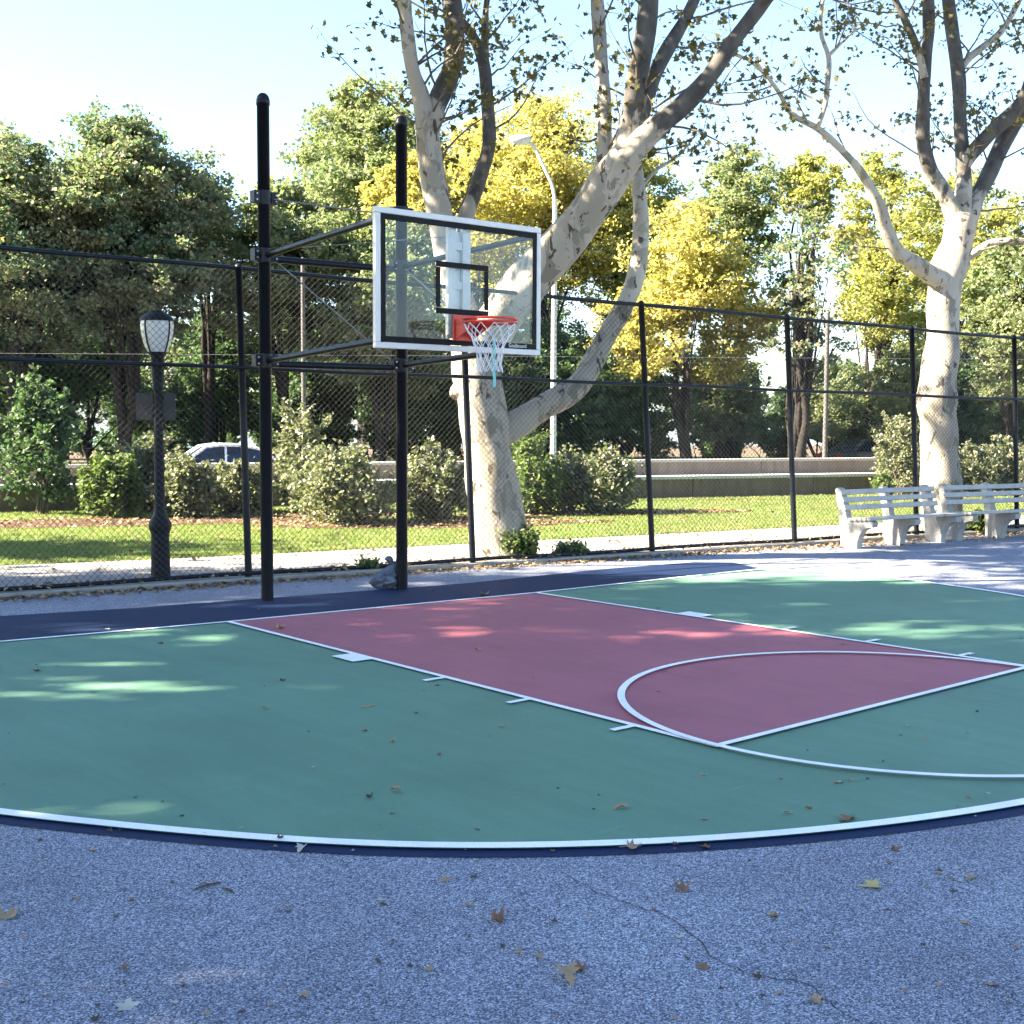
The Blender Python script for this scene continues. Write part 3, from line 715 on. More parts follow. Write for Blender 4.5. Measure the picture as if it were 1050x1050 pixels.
for k, (px, w_, lab) in enumerate(((149.5, 0.092, 'larger dark blank sign plate fixed on the left of the park lamp pole'), (175, 0.066, 'smaller brown blank sign plate fixed on the right of the park lamp pole'))):
    zc_ = zat(px, 417, lp); c = lp+SIDE*(-1 if k == 0 else 1)*(w_+0.060); c.z = zc_
    so = empty('sign', c, lab, 'sign')
    m = MB(); m.box((0, 0, 0), (w_, 0.006, 0.150), 0, 0.004, (SIDE, AWAY, Z)); m.build('sign_plate', M['sign'], so)
    for dz in (-0.1, 0.1):
        m = MB(); m.box(SIDE*(-1 if k else 1)*0.05+AWAY*0.015+Vector((0, 0, dz)), (w_*0.9, 0.008, 0.016), 0, 0, (SIDE, AWAY, Z)); m.build('bracket', M['iron'], so)

# ------------------------------------------------------------------ benches
def make_bench(L, nleg):
    """local: x along the bench, -y towards the court"""
    root = empty('park_bench', (0, 0, 0), 'tmp', 'bench', 'benches by the fence')
    xs = [L*i/(nleg-1)-L/2 for i in range(nleg)]
    prof = [(0.13, 0), (-0.16, 0), (-0.17, 0.10), (-0.20, 0.19), (-0.26, 0.27), (-0.34, 0.315), (-0.44, 0.33), (-0.45, 0.40), (-0.40, 0.425), (-0.08, 0.40), (0.02, 0.40),
            (0.09, 0.62), (0.155, 0.82), (0.19, 0.86), (0.24, 0.865), (0.265, 0.83), (0.25, 0.78), (0.17, 0.45), (0.145, 0.2)]
    for x in xs:
        m = MB(); m.prism(prof, 0.115, (x-0.0575, 0, 0), Y, Z, X)
        m.build('leg', M['bench_c'], root)
    Ls = L/2+0.10
    for k in range(5):
        m = MB(); y = -0.41+k*0.088
        m.box((0, y, 0.447-0.010*k*0.6), (Ls, 0.037, 0.019), 0, 0.006); m.build('seat_slat', M['bench_w'], root)
    nrm = Vector((0, -math.cos(0.29), -math.sin(0.29)*-0.0-0.28)).normalized(); upv = Vector((0, 0.3, 1)).normalized(); nr = X.cross(upv)
    for k, zz in enumerate((0.585, 0.695, 0.805)):
        yy = 0.02+(zz-0.40)*0.325-0.030
        m = MB(); m.box((0, yy, zz), (Ls, 0.019, 0.036), 0, 0.006, (X, nr, upv)); m.build('back_slat', M['bench_w'], root)
    return root
bl = [G(872, 562), G(958, 555.5), G(984, 553.5), G(1054, 549.5)]
print('bench', [tuple(p) for p in bl])
B1L = (bl[1]-bl[0]).length; B2L = (bl[3]-bl[2]).length
d1 = (bl[1]-bl[0]).normalized(); 
bench = make_bench(B1L, 3); bench.location = (bl[0]+bl[1])/2+Vector((0, 0, 0.004)); bench.rotation_euler.z = math.atan2(d1.y, d1.x)
bench['label'] = 'pale slatted concrete bench nearer the hoop, its whole left end in view'
d2 = (bl[3]-bl[2]).normalized()
bench2 = copy_tree(bench); bench2.location = (bl[2]+bl[3])/2+Vector((0, 0, 0.004)); bench2.rotation_euler.z = math.atan2(d2.y, d2.x)
bench2['label'] = 'pale slatted concrete bench in front of the big trunk, cut by the right edge'

# ------------------------------------------------------------------ retaining wall, parapet
zc1 = V(760, 487, wp(16, 0), WN).z; zc2 = V(760, 470.5, wp(16, 1.0), WN).z
print('wall', zc1, zc2, V(280, 490, wp(0, 0), WN).z, V(280, 476, wp(0, 1.0), WN).z)
wall = empty('retaining_wall', wp(10, 0), 'long dark two step stone wall with pale copings behind the lawn', 'wall')
def wb(mb, name, mat):
    o = mb.build(name, mat, wall); o.matrix_parent_inverse = Matrix.Translation(-wall.location); return o
m = MB(); hh = (zc1-0.07)/2+0.2; 
for k in range(-11, 22):
    m.box(wp(k*3.4, 0.0, hh-0.4), (1.692, 0.16, hh), wang, 0.01)
wb(m, 'lower_wall', M['wall_lo'])
m = MB()
for k in range(-11, 22): m.box(wp(k*3.4, 0.06, zc1-0.035), (1.695, 0.27, 0.037), wang, 0.008)
wb(m, 'lower_coping', M['cap'])
m = MB(); hh = (zc2-0.06+0.8)/2
for k in range(-8, 15): m.box(wp(k*5.1, 1.0, hh-0.8), (2.543, 0.14, hh), wang, 0.01)
m.box(wp(18, 0.60, zc1-0.10), (56, 0.27, 0.03), wang)
wb(m, 'parapet', M['wall_hi'])
m = MB()
for k in range(-8, 15): m.box(wp(k*5.1, 1.0, zc2-0.03), (2.545, 0.19, 0.032), wang, 0.006)
wb(m, 'parapet_coping', M['cap'])

# ------------------------------------------------------------------ cars on the highway
def make_car(paint, label, loc, rz):
    root = empty('car', loc, label, 'car', 'cars on the road behind the wall', rz)
    body = [(-2.25, 0.32), (-2.30, 0.55), (-2.26, 0.78), (-2.1, 0.90), (-1.55, 0.96), (-1.45, 0.97), (1.0, 0.93), (1.1, 0.90), (1.9, 0.80), (2.18, 0.70), (2.28, 0.50), (2.26, 0.30),
            (1.75, 0.24), (1.72, 0.42), (1.58, 0.58), (1.38, 0.64), (1.18, 0.58), (1.04, 0.42), (1.01, 0.24), (-1.01, 0.24), (-1.04, 0.42), (-1.18, 0.58), (-1.38, 0.64), (-1.58, 0.58), (-1.72, 0.42), (-1.75, 0.24)]
    bm = bmesh.new()
    f = bm.faces.new([bm.verts.new((x, -0.88, z)) for x, z in body])
    ex = bmesh.ops.extrude_face_region(bm, geom=[f]); bmesh.ops.translate(bm, verts=[v for v in ex['geom'] if isinstance(v, bmesh.types.BMVert)], vec=(0, 1.76, 0))
    bmesh.ops.recalc_face_normals(bm, faces=bm.faces[:])
    bmesh.ops.bevel(bm, geom=[e for e in bm.edges if abs(e.verts[0].co.y-e.verts[1].co.y) < 0.01], offset=0.06, segments=3, affect='EDGES')
    bmesh.ops.triangulate(bm, faces=[f for f in bm.faces if len(f.verts) > 4])
    me = bpy.data.meshes.new('body'); bm.to_mesh(me); bm.free(); me.materials.append(paint)
    o = bpy.data.objects.new('body', me); COL.objects.link(o); o.parent = root
    # cabin: roof shell with pillars, windows set into it
    roofp = [(-1.62, 0.955), (-1.02, 1.36), (-0.55, 1.45), (0.0, 1.46), (0.38, 1.41), (1.12, 0.92)]
    def ring(inset): return [(x, z) for x, z in roofp]
    m = MB(); secs = [(-0.86, 0.0), (0.86, 0.0)]
    lo_w, hi_w = 0.85, 0.63
    L_ = [Vector((x, -(lo_w+(hi_w-lo_w)*min(1, (z-0.92)/0.5)), z)) for x, z in roofp]; R_ = [Vector((p.x, -p.y, p.z)) for p in L_]
    k = len(roofp); m.add(L_+R_, [(i, i+1, k+i+1, k+i) for i in range(1, k-2)], True)           # roof skin
    for S in (L_, R_): m.tube([S[0]+Vector((0.02, 0, 0.01)), S[1], S[2], S[3], S[4], S[5]+Vector((-0.02, 0, 0.01))], 0.045, 6)
    for S in (L_, R_):
        y0 = S[0].y; y1 = S[3].y; sg = 1 if y0 > 0 else -1
        m.tube([Vector((-0.12, y0*0.985, 0.94)), Vector((-0.14, y1*1.0, 1.43))], 0.035, 6)
    m.build('roof', paint, root)
    m = MB()
    for S, sg in ((L_, 1), (R_, -1)):
        inn = [Vector((p.x*0.985, p.y*0.975, p.z-0.015)) for p in S]; m.add(inn, [tuple(range(k)) if sg < 0 else tuple(range(k-1, -1, -1))])
    m.build('side_window', M['car_glass'], root)
    m = MB(); m.add([L_[4], R_[4], R_[5], L_[5]], [(0, 1, 2, 3)]); m.build('windscreen', M['car_glass'], root)
    m = MB(); m.add([L_[0], R_[0], R_[1], L_[1]], [(0, 1, 2, 3)]); m.build('rear_window', M['car_glass'], root)
    for x in (-1.38, 1.38):
        for y in (-0.78, 0.78):
            m = MB(); sg = -1 if y < 0 else 1
            m.tube([(x, y-0.10, 0.32), (x, y-0.09, 0.32), (x, y+0.09, 0.32), (x, y+0.10, 0.32)], [0.29, 0.32, 0.32, 0.29], 20); wh = m.build('wheel', M['rubber'], root)
            m = MB(); m.tube([(x, y+sg*0.085, 0.32), (x, y+sg*0.108, 0.32)], [0.20, 0.18], 14); m.build('hubcap', M['alloy'], wh)
    for y in (-0.66, 0.66):
        m = MB(); m.box((2.20, y, 0.64), (0.09, 0.17, 0.07), 0, 0.03); m.build('headlight', M['clear'], root)
        m = MB(); m.box((-2.24, y, 0.78), (0.07, 0.17, 0.07), 0, 0.03); m.build('tail_light', M['redlens'], root)
        m = MB(); m.box((0.78, y*1.42, 0.98), (0.07, 0.09, 0.06), 0, 0.03); m.build('mirror', paint, root)
    for y in (-0.885, 0.885):
        for x in (-0.62, 0.30):
            m = MB(); m.box((x, y, 0.80), (0.09, 0.012, 0.014), 0, 0.004); m.build('handle', paint, root)
    return root
c1 = V(222, 470, wp(0, 8.5), WN); c1.z = -0.341
make_car(M['car_w'], 'white saloon car passing behind the wall near the left fence post', c1, wang+math.pi)
c2 = V(897, 480, wp(0, 16.0), WN); c2.z = -0.341
make_car(M['car_d'], 'dark grey car roof showing above the wall by the right shrub', c2, wang)
print('cars', depth(c1), depth(c2))

# ------------------------------------------------------------------ poles and cable behind
tl_d = 29.0
b = at(567, 520, tl_d); b.z = 0
stl = empty('street_light', b, 'tall pale street light pole with a bent arm in front of the yellow trees', 'street light')
pz = lambda px, py: at(px, py, tl_d)-b
m = MB(); m.tube([Vector((0, 0, -0.02)), pz(568, 330), pz(569, 205)], [0.072, 0.062, 0.052], 12); m.lathe([(0.16, 0), (0.16, 0.25), (0.12, 0.3)], (0, 0, 0), 14); m.build('pole', M['pole'], stl)
m = MB(); m.tube(smooth_path([pz(569, 207), pz(566, 190), pz(556, 168), pz(547, 150), pz(538, 144)], 4), 0.036, 8); m.build('arm', M['pole'], stl)
m = MB(); hc = pz(533, 143); ax = (pz(528, 143.5)-pz(538, 143)).normalized()
m.tube([hc-ax*0.26, hc-ax*0.2, hc, hc+ax*0.2, hc+ax*0.25], [0.04, 0.09, 0.11, 0.085, 0.03], 10); m.build('lamp_head', M['pole'], stl)
m = MB(); m.box(hc+Vector((0, 0, -0.085)), (0.16, 0.06, 0.03), 0, 0.01, (ax, ax.cross(Z).normalized(), Z)); m.build('lens', M['lamp_lens'], stl)
cab_pts = []
for px, top, lab in ((312, 268, 'thin weathered grey pole standing behind the fence left of the hoop'), (845, 322, 'thin weathered grey pole standing behind the fence near the benches')):
    d = 38.0; b = at(px, 500, d); b.z = -0.35; zt = at(px, top, d).z+0.35
    po = empty('utility_pole', b, lab, 'pole', 'grey utility poles behind the wall')
    m = MB(); m.tube([(0, 0, -0.02), (0, 0, zt*0.5), (0, 0, zt)], [0.075, 0.068, 0.06], 10); m.build('shaft', M['gpole'], po)
    m = MB(); m.lathe([(0.07, zt-0.02), (0.07, zt+0.03), (0.02, zt+0.06)], (0, 0, 0), 10); m.build('cap', M['gpole'], po)
    cab_pts.append(at(px, 364, d))
dirc = (cab_pts[1]-cab_pts[0])
ca = cab_pts[0]-dirc*1.2; cb_ = cab_pts[1]+dirc*0.9
ca.z = at(0, 362, 38).z; cb_.z = at(1050, 369, 38).z
m = MB(); m.tube([ca+(cb_-ca)*(i/30)+AWAY*-0.1 for i in range(31)], 0.005, 5); tag(m.build('overhead_cable', M['cable']), 'thin pale cable strung level across the trees behind the fence', 'cable')

# ------------------------------------------------------------------ trees: generators
def rv(rr, s=1.0): return Vector((rr.gauss(0, s), rr.gauss(0, s), rr.gauss(0, s)))
def wander(p0, d0, L, n, rr, jit=0.25, lift=0.0):
    pts = [Vector(p0)]; d = Vector(d0).normalized()
    for i in range(n):
        d = (d+rv(rr, jit)*0.5+Vector((0, 0, lift))).normalized(); pts.append(pts[-1]+d*(L/n))
    return pts
def bg_tree(label, px, top, bot, hw, d, mat, nleaf, seed, name='broadleaf_tree', group='trees beyond the wall', leaf=0.17, dens=1.0, trunk_r=0.2, lean=0.0, lobes=9, forks=3, asym=0.0):
    rr = random.Random(seed); rg = np.random.default_rng(seed)
    base = at(px, 470, d); base.z = gz(base)-0.03
    zt = at(px, top, d).z; zb = at(px, bot, d).z; Rw = hw/F*d*1.30; nleaf = int(nleaf*2.8); leaf *= 0.88
    H = zt-zb; cc_ = Vector((0, 0, (zt+zb)/2-base.z))
    root = empty(name, base, label, 'tree', group)
    # lobes of the crown
    lob = []
    for i in range(lobes):
        a = 2*math.pi*(i/lobes*1.618*3)+rr.uniform(-0.3, 0.3); h = -0.85+1.7*(i+0.5)/lobes
        ext = math.sqrt(max(0.05, 1-min(0.97, abs(h+0.15))**2.2))
        rad_ = rr.uniform(0.36, 0.52)*min(Rw, H*0.5)*(0.75 if h > 0.6 else 1)
        q = max(0.0, ext*Rw-rad_*0.8)*rr.uniform(0.75, 1.05)
        lob.append((cc_+Vector((math.cos(a)*q+asym*Rw*h, math.sin(a)*q, h*(H/2-rad_*0.55))), rad_))
    lob.append((cc_+Vector((asym*Rw, 0, H/2-0.25*min(Rw, H*0.5))), 0.27*min(Rw, H*0.5)))
    lob.append((cc_, 0.42*min(Rw, H*0.5)))
    P = []
    per = [l[1]**2 for l in lob]; tot = sum(per)
    for (c, r_), w_ in zip(lob, per):
        nl = int(nleaf*w_/tot); nc = max(5, int(24*dens))
        u = rg.normal(size=(nc, 3)); u /= np.linalg.norm(u, axis=1)[:, None]; u[:, 2] = u[:, 2]*0.85+0.1
        cl = np.array(c)+u*r_*(rg.uniform(0.35, 1.0, (nc, 1))**0.5)
        idx = rg.integers(0, nc, nl)
        cr_ = r_*rg.uniform(0.10, 0.25, nc)[idx][:, None]
        P.append(cl[idx]+rg.normal(size=(nl, 3))*cr_*np.array([1, 1, 0.5]))
        ns = max(4, int(17*dens)); us = rg.normal(size=(ns, 3)); us /= np.linalg.norm(us, axis=1)[:, None]; us[:, 2] = us[:, 2]*0.7+0.25
        sc_ = np.array(c)+us*r_*rg.uniform(0.95, 1.42, (ns, 1)); ix = rg.integers(0, ns, nl//4)
        P.append(sc_[ix]+rg.normal(size=(nl//4, 3))*r_*0.13*np.array([1, 1, 0.7]))
    P = np.concatenate(P)
    leaves_mesh('crown', P, rg.uniform(0.55, 1.5, len(P))*leaf, mat, root, 0.35, 0.66, rg, 0.4)
    # trunk and limbs
    m = MB(); hb_ = max(0.6, zb-base.z)
    for k in range(forks):
        top_c = lob[rr.randrange(len(lob))][0]; q = Vector((rr.gauss(0, 0.25)*trunk_r*2.5, rr.gauss(0, 0.25)*trunk_r*2.5, 0)) if k else Vector((0, 0, 0))
        tgt = Vector((top_c.x*0.6+lean*H, top_c.y*0.6, zt-base.z-H*rr.uniform(0.15, 0.45)))
        mid = Vector((tgt.x*0.25+rr.gauss(0, 0.25), tgt.y*0.25+rr.gauss(0, 0.25), hb_*0.7+0.3))
        pts = smooth_path([q, q*0.6+mid*0.5, mid, (mid+tgt)*0.5+rv(rr, 0.3), tgt], 4); n_ = len(pts); r0 = trunk_r*(1 if k == 0 else 0.7)
        m.tube(pts, [r0*(1.25 if i == 0 else 1)*(1-0.82*i/(n_-1)) for i in range(n_)], 8)
        for _ in range(4):
            i = rr.randrange(n_//3, n_-2); c, r_ = lob[rr.randrange(len(lob))]
            e = c+rv(rr, r_*0.4); p0 = pts[i]
            q_ = smooth_path([p0, p0+(e-p0)*0.4+Vector((0, 0, rr.uniform(-0.1, 0.5))), e], 4)
            r1 = r0*(1-0.82*i/(n_-1))*0.55; m.tube(q_, [r1*(1-0.85*j/(len(q_)-1)) for j in range(len(q_))], 6, False)
            for _ in range(3):
                j = rr.randrange(3, len(q_)); t_ = wander(q_[j], (e-p0).normalized()+rv(rr, 0.6), r_*rr.uniform(0.6, 1.3), 4, rr, 0.4)
                m.tube(t_, [r1*0.35*(1-0.8*k_/4) for k_ in range(5)], 4, False)
    m.build('trunk', M['dbark'], root)
    return root

T = [  # label, px, top, bottom, half width, depth, leaf, n, seed, options
 ('dark green oak at the left edge of the photo, tallest of the dark mass', 18, 142, 372, 92, 44, 'leaf_oak', 26000, 1, dict(trunk_r=0.26, lobes=12)),
 ('broad dark green oak with russet patches right above the park lamp', 132, 124, 366, 84, 45, 'leaf_oak', 28000, 2, dict(trunk_r=0.26, lobes=13)),
 ('narrow dark oak with sky gaps just left of the left hoop post', 212, 186, 278, 42, 50, 'leaf_oak', 6000, 3, dict(trunk_r=0.2)),
 ('pale green bushy tree right behind the left hoop post', 292, 192, 380, 62, 48, 'leaf_green', 17000, 4, dict(trunk_r=0.2)),
 ('tall rounded green tree rising between the two hoop posts', 372, 92, 330, 74, 64, 'leaf_green', 22000, 5, dict(trunk_r=0.3, leaf=0.22)),
 ('small yellow tree behind the top of the right hoop post', 420, 165, 300, 46, 52, 'leaf_yellow', 9000, 6, dict(trunk_r=0.14)),
 ('mid green tree seen through the glass of the backboard', 392, 225, 420, 62, 47, 'leaf_green', 14000, 7, dict(trunk_r=0.2)),
 ('yellow tree filling the space between backboard and street light', 486, 128, 330, 56, 60, 'leaf_yellow', 12000, 29, dict(trunk_r=0.2)),
 ('large bright yellow tree behind the tall street light', 552, 104, 325, 80, 56, 'leaf_yellow', 18000, 8, dict(trunk_r=0.26, lobes=13)),
 ('yellow green tree between the street light and the leaning limb', 640, 150, 340, 56, 58, 'leaf_yg', 8500, 9, dict(trunk_r=0.2)),
 ('bright yellow tree standing lower right of the leaning limb', 706, 212, 405, 66, 48, 'leaf_yellow', 12500, 10, dict(trunk_r=0.2, lobes=11)),
 ('rounded blue green tree far behind the second yellow tree', 752, 152, 290, 46, 66, 'leaf_green', 5200, 11, dict(trunk_r=0.24, leaf=0.21)),
 ('thin yellowish tree top left of the bare dark limbs', 822, 162, 235, 34, 64, 'leaf_yg', 2200, 12, dict(trunk_r=0.2, leaf=0.21)),
 ('sparse open tree with bare dark forking limbs against the sky', 818, 205, 400, 50, 46, 'leaf_oak', 1300, 13, dict(trunk_r=0.21, forks=8, dens=0.5)),
 ('pale yellow green tree left of the second plane trunk', 897, 160, 390, 60, 53, 'leaf_yg', 8500, 14, dict(trunk_r=0.22)),
 ('pale yellow green tree behind the second plane trunk', 985, 178, 350, 56, 58, 'leaf_yg', 7500, 15, dict(trunk_r=0.22)),
 ('dark green tree at the right edge behind the benches', 1045, 240, 440, 66, 47, 'leaf_green', 11000, 16, dict(trunk_r=0.22)),
 ('low dark tree behind the park lamp under the oaks', 95, 318, 452, 70, 52, 'leaf_dark', 9000, 17, dict(trunk_r=0.16, leaf=0.16)),
 ('low dark tree behind the white car under the oaks', 222, 318, 458, 48, 54, 'leaf_dark', 10000, 18, dict(trunk_r=0.16, leaf=0.16)),
 ('low dark tree behind the crossbars of the hoop', 322, 318, 465, 52, 54, 'leaf_dark', 12000, 19, dict(trunk_r=0.18, leaf=0.16)),
 ('low dark tree behind the foot of the backboard', 425, 318, 468, 58, 52, 'leaf_dark', 13000, 20, dict(trunk_r=0.18, leaf=0.16)),
 ('low dark tree between the big plane trunk and its low limb', 552, 330, 470, 56, 52, 'leaf_dark', 11000, 21, dict(trunk_r=0.18, leaf=0.16)),
 ('low dark tree beyond the wall under the low plane limb', 628, 352, 466, 44, 50, 'leaf_dark', 8000, 22, dict(trunk_r=0.2, leaf=0.16)),
 ('low green tree beyond the wall beneath the second yellow tree', 748, 362, 466, 38, 52, 'leaf_oak', 4200, 23, dict(trunk_r=0.24, leaf=0.16, forks=4)),
 ('low green tree beyond the wall behind the thin grey pole by the benches', 850, 365, 468, 40, 54, 'leaf_green', 3200, 24, dict(trunk_r=0.18, leaf=0.16)),
 ('low dark green tree beyond the wall left of the second plane trunk', 925, 350, 470, 38, 50, 'leaf_green', 3600, 25, dict(trunk_r=0.2, leaf=0.16, forks=4)),
 ('low dark tree beyond the wall right of the second plane trunk', 1020, 360, 474, 48, 50, 'leaf_dark', 9500, 26, dict(trunk_r=0.2, leaf=0.16)),
 ('dark green oak leaning in from outside the left edge', -85, 150, 430, 90, 46, 'leaf_oak', 16000, 27, dict(trunk_r=0.26)),
 ('low dark tree at the left edge beneath the tallest oak', 15, 330, 460, 52, 50, 'leaf_dark', 7500, 28, dict(trunk_r=0.24, leaf=0.16, forks=4)),
]
for (lab, px, top, bot, hw, d, mt, nl, sd, kw) in T:
    bg_tree(lab, px, top, bot, hw, d, M[mt], nl, sd, **kw)

REAR = [(-20, 300, 26), (60, 270, 31), (140, 290, 32), (215, 322, 33), (300, 290, 34), (385, 300, 35), (470, 280, 36), (560, 300, 37), (640, 290, 38), (725, 360, 39), (800, 400, 40), (870, 372, 41), (950, 300, 42), (1030, 310, 43), (1100, 290, 44)]
for i, (px, top, sd) in enumerate(REAR):
    bg_tree('dark tree of the rear row, glimpsed only through gaps between nearer trunks', px, top, 455, 46, 68+(i*7) % 9, M['leaf_dark' if i % 3 else 'leaf_oak'], 7000 if px < 690 else 4200, sd+60, group='rear row of trees by the river', leaf=0.2, trunk_r=0.2, lobes=8)
for i in range(17):
    px = -30+i*68+random.Random(i).uniform(-14, 14)
    bg_tree('dark bush in the thicket along the far side of the road', px, 418+random.Random(i+50).uniform(-18, 12), 478, 46, 55+(i*5) % 7, M['leaf_dark'], 3600, 200+i, name='bush', group='thicket beyond the road', leaf=0.15, trunk_r=0.05, lobes=7)

# ------------------------------------------------------------------ shrubs on the beds
def shrub(label, px, top, bot, hw, mat, nleaf, seed, name='shrub', group='shrubs in front of the wall', cone=False, leaf=0.085, dep=None, stems=7):
    rr = random.Random(seed); rg = np.random.default_rng(seed+500)
    base = G(px, bot); base.z = 0.0; d = depth(base)
    H = at(px, top, d).z*1.0; Rw = hw/F*d
    root = empty(name, base, label, 'shrub' if not cone else 'tree', group)
    nc = 46; C_ = []
    for i in range(nc):
        a = rr.uniform(0, 6.283); h = rr.random()**0.8
        if cone: ext = (1-h*0.93)**0.75*min(1, 0.35+h*5)
        else: ext = math.sqrt(max(0, 1-(max(0, h-0.25)/0.78)**2))*(0.72+0.28*min(1, h*3))
        q = ext*Rw*math.sqrt(rr.uniform(0.25, 1))*0.95
        C_.append((q*math.cos(a), q*math.sin(a), (0.22 if cone else 0.10)*H+h*H*(0.74 if cone else 0.80)))
    C_ = np.array(C_); idx = rg.integers(0, nc, nleaf)
    nleaf = int(nleaf*0.8); idx = idx[:nleaf]; cs = (rg.uniform(0.09, 0.22, nc)*min(Rw, H))[idx][:, None]
    P = C_[idx]+rg.normal(size=(nleaf, 3))*cs
    # loose sprays standing out of the outline
    m = MB(); ex = []
    for i in range(stems*7):
        c = C_[rr.randrange(nc)]; p0 = Vector((rr.gauss(0, 0.05), rr.gauss(0, 0.05), 0.0)); e = Vector(c)+Vector((0, 0, 0.05*H))
        q_ = smooth_path([p0, Vector((e.x*0.4, e.y*0.4, e.z*0.55)), e], 4)
        m.tube(q_, [0.016*(1-0.35*j/(len(q_)-1)) for j in range(len(q_))], 5, False)
        if i < stems*6:
            dd = Vector((e.x, e.y, 0)); dd = dd.normalized()*0.5 if dd.length > 0.01 else Vector((0, 0, 0))
            t_ = wander(e, dd+Vector((0, 0, 0.9))+rv(rr, 0.3), H*rr.uniform(0.10, 0.32), 5, rr, 0.2); m.tube(t_, [0.005, 0.005, 0.004, 0.003, 0.002, 0.001], 4, False)
            for p in t_[1:]:
                for _ in range(8): ex.append(tuple(p+rv(rr, 0.04)))
    P = np.concatenate([P, np.array(ex)]); P[:, 2] = np.maximum(P[:, 2], 0.03)
    if cone: m.tube([(0, 0, -0.02), (0.02, 0, H*0.3), (0, 0, H*0.85)], [0.045, 0.035, 0.01], 8)
    leaves_mesh('foliage', P, rg.uniform(0.65, 1.4, len(P))*leaf, mat, root, 0.3, 0.55, rg, 0.2, OVATE)
    m.build('stem', M['twig'], root)
    return root
shrub('small conical dark green tree on the mulch at the left edge', 45, 410, 527, 54, M['leaf_dark'], 7000, 1, 'young_tree', None, True, 0.10)
for a in [
 ('low bright green shrub right beside the conical young tree', 114, 470, 531, 28, M['leaf_shrub_b'], 5200, 2),
 ('taller grey green shrub immediately left of the park lamp', 152, 452, 525, 26, M['leaf_shrub'], 6000, 3),
 ('rounded leafy shrub immediately right of the park lamp', 190, 474, 531, 30, M['leaf_shrub'], 6500, 4),
 ('shrub under the white car between lamp and fence post', 240, 482, 527, 32, M['leaf_shrub'], 6000, 5),
 ('tall pale shrub just right of the left hoop post', 312, 432, 525, 30, M['leaf_shrub'], 5000, 6),
 ('broad dense shrub between the two hoop posts', 350, 466, 537, 52, M['leaf_shrub'], 12500, 7),
 ('rounded shrub just right of the right hoop post', 450, 466, 533, 34, M['leaf_shrub'], 8000, 8),
 ('tall loose shrub touching the right side of the big plane trunk', 546, 446, 528, 28, M['leaf_shrub_b'], 6000, 9),
 ('broad dense shrub right of the big plane trunk', 608, 466, 526, 44, M['leaf_shrub'], 11000, 10),
 ('tall pale twiggy shrub at the wall left of the second plane trunk', 922, 432, 508, 27, M['leaf_shrub'], 4600, 11),
 ('tiny bright green shrub at the foot of the wall by the bench', 906, 490, 510, 10, M['leaf_shrub_b'], 900, 12),
 ('grey green shrub behind the second bench, right of the trunk', 998, 458, 508, 26, M['leaf_shrub'], 6000, 13),
 ('grey green shrub at the right edge behind the second bench', 1040, 455, 508, 28, M['leaf_shrub'], 6500, 14),
]: shrub(*a)
shrub('leafy weed clump growing at the foot of the big plane trunk', 528, 540, 576, 20, M['leaf_shrub_b'], 1500, 15, 'weed_clump', 'weeds at the fence', False, 0.06, None, 8)
shrub('thin weed clump by the path right of the big plane trunk', 585, 560, 573, 16, M['leaf_shrub_b'], 260, 16, 'weed_clump', 'weeds at the fence', False, 0.05, None, 5)
shrub('bright weed clump behind the second bench legs', 1004, 528, 548, 10, M['leaf_shrub_b'], 420, 17, 'weed_clump', 'weeds at the fence', False, 0.06, None, 4)
shrub('low weed at the fence foot left of the plastic bag', 378, 578, 588, 8, M['leaf_shrub_b'], 150, 18, 'weed_clump', 'weeds at the fence', False, 0.05, None, 3)

